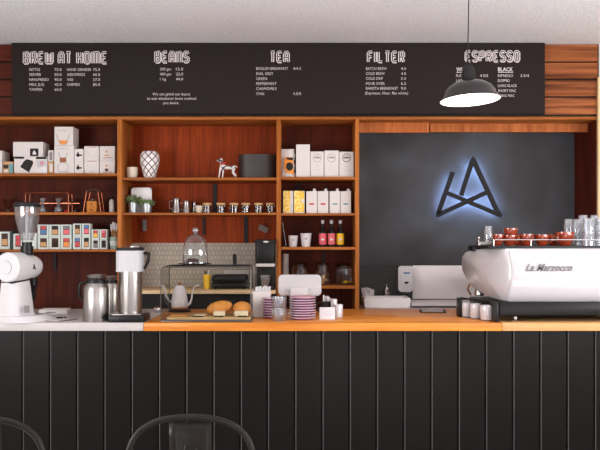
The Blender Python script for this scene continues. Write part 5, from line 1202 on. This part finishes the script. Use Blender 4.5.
for px, y_, r, h, lab in ((568.4, 6.3, 4.8, 27, 'narrow upturned glass at the left of the glass group'), (577.2, 6.16, 5.6, 27, 'upturned glass, second from the left in front'), (588.5, 6.06, 6.2, 28, 'wide upturned glass, third from the left in front'),
        (601, 6.1, 6.2, 28.5, 'upturned glass cut by the right edge'), (583, 6.33, 5.2, 31, 'tall upturned glass in the back row, left one'), (594.5, 6.33, 5.2, 31, 'tall upturned glass in the back row, right one')):
    gl(px, y_, r, h*.54, lab + ', lower of its stack')
    gl(px, y_, r*.96, h*.54, lab + ', upper of its stack', up=h*.44)

# ------------------------------------------------------------------ pendant lamp
YP = 5.9; s = YP/F
lz = Z(100, YP); lx = X(470.2, YP)
pl = thing('pendant_lamp', 'dark enamel pendant lamp with a white inside hanging over the counter', 'lamp', (lx, YP, lz))
T_ = Matrix.Translation((lx, YP, lz)) @ Matrix.Rotation(math.radians(-3.2), 4, 'Y') @ Matrix.Rotation(math.radians(-3.5), 4, 'X')
outer = [(30*s, 0), (29.5*s, 1.5*s), (27*s, 4.5*s), (26*s, 8*s), (22.5*s, 13*s), (16*s, 17.2*s), (9*s, 19.4*s), (6.6*s, 20.5*s)]
MB().lathe(outer, n=56).xf(T_).build('shade', M['shade_out'], pl)
MB().lathe([(30*s, 0), (29.6*s, -.002)] + [(r-.0035, h-.003) for r, h in outer[1:]] + [(0, 19.5*s)], n=56).xf(T_).build('shade_lining', M['shade_in'], pl)
MB().lathe([(0, 20*s), (6.8*s, 20*s), (6.6*s, 26*s), (5.8*s, 33*s), (3*s, 35.5*s), (1.2*s, 39*s), (0, 39*s)], n=28).xf(T_).build('lamp_holder', M['matte_black'], pl)
MB().ball((0, 0, 8*s), .03, 1, 1, 1.2).xf(T_).build('bulb', M['bulb'], pl)
top = T_ @ Vector((0, 0, 38.5*s))
MB().tube([top, Vector((X(468.9, YP), YP, CEIL))], .0035, 8).build('cord', M['matte_black'], pl)
L = bpy.data.lights.new('lamp_light', 'POINT'); L.energy = 9; L.color = (1, .9, .8); L.shadow_soft_size = .03
lo = bpy.data.objects.new('lamp_light', L); C.objects.link(lo); lo.location = T_ @ Vector((0, 0, -.0)); lo.parent = pl; lo.location = Vector(lo.location) - Vector(ORG[pl.name])

# ------------------------------------------------------------------ chairs in front
def chair(x, y, lab):
    t = thing('cafe_chair', lab, 'chair', (x, y, 0), 'dark metal cafe chairs')
    H = EYE-(417-HOR)*y/F; hw = 62.5*y/F; sh_ = .45
    pts = []
    for i in range(25):
        a = PI*i/24; ca = math.cos(a); sa = math.sin(a)
        pts.append((x-hw*math.copysign(abs(ca)**.85, ca), y - .0, H-.16+.16*sa**.75 if sa > 0 else H-.16))
    pts = [(x-hw*.86, y+.08, sh_)] + [(x-hw*.99, y+.02, H-.24)] + pts + [(x+hw*.99, y+.02, H-.24), (x+hw*.86, y+.08, sh_)]
    MB().tube(pts, .0105, 10).build('back_hoop', M['dark_metal'], t)
    xa, xb, zt_ = x-.072, x+.072, H-.018
    mb = MB(); N = 8
    L_ = []
    for k in range(N+1):
        f = k/N; z = zt_-(zt_-sh_)*f; yy = y+.08*f**1.5-.004*math.sin(f*PI)
        L_.append([mb.bm.verts.new((xa+(xb-xa)*i/6, yy+.01*math.cos((i-3)/3*1.2)-.008, z)) for i in range(7)])
    for a_, b_ in zip(L_, L_[1:]):
        for i in range(6): mb.bm.faces.new((a_[i], a_[i+1], b_[i+1], b_[i]))
    o = mb.build('back_splat', M['dark_metal'], t); sd = o.modifiers.new('t', 'SOLIDIFY'); sd.thickness = .003
    mb = MB()
    for r_, zz in ((.044, .05), (.02, .075)):
        P2 = []
        for i in range(24):
            a = 2*PI*i/24; P2.append((x+r_*math.copysign(abs(math.cos(a))**.5, math.cos(a)), y-.004+.006, zt_-zz-.02+(-.0 if math.sin(a) > 0 else -.06*(r_ > .03))+r_*.75*math.copysign(abs(math.sin(a))**.5, math.sin(a))))
        mb.tube(P2, .0035, 6, True)
    mb.build('embossed_ridge', M['dark_metal'], t)
    mb = MB().prismz([(x+(.19 if True else 0)*math.copysign(abs(math.cos(2*PI*i/32))**.5, math.cos(2*PI*i/32)), y+.25+.18*math.copysign(abs(math.sin(2*PI*i/32))**.5, math.sin(2*PI*i/32))) for i in range(32)], sh_-.02, sh_)
    bmesh.ops.bevel(mb.bm, geom=[e for e in mb.bm.edges if e.calc_face_angle(0) > 1], offset=.006, segments=2, affect='EDGES'); mb.build('seat', M['dark_metal'], t)
    for sx in (-1, 1):
        for yy, oy in ((y+.1, -.06), (y+.4, .04)):
            MB().tube([(x+sx*.16, yy, sh_-.02), (x+sx*.2, yy+oy, 0.0)], [.02, .011], 10).build('leg', M['dark_metal'], t)
    return t
c1 = chair(X(190.5, 3.05), 3.05, 'dark metal chair with a rounded hoop back, in front of the middle of the counter')
dup(c1, (X(-20, 3.02), 3.02, 0), 'dark metal hoop chair cut by the left edge of the photo', rz=.03)
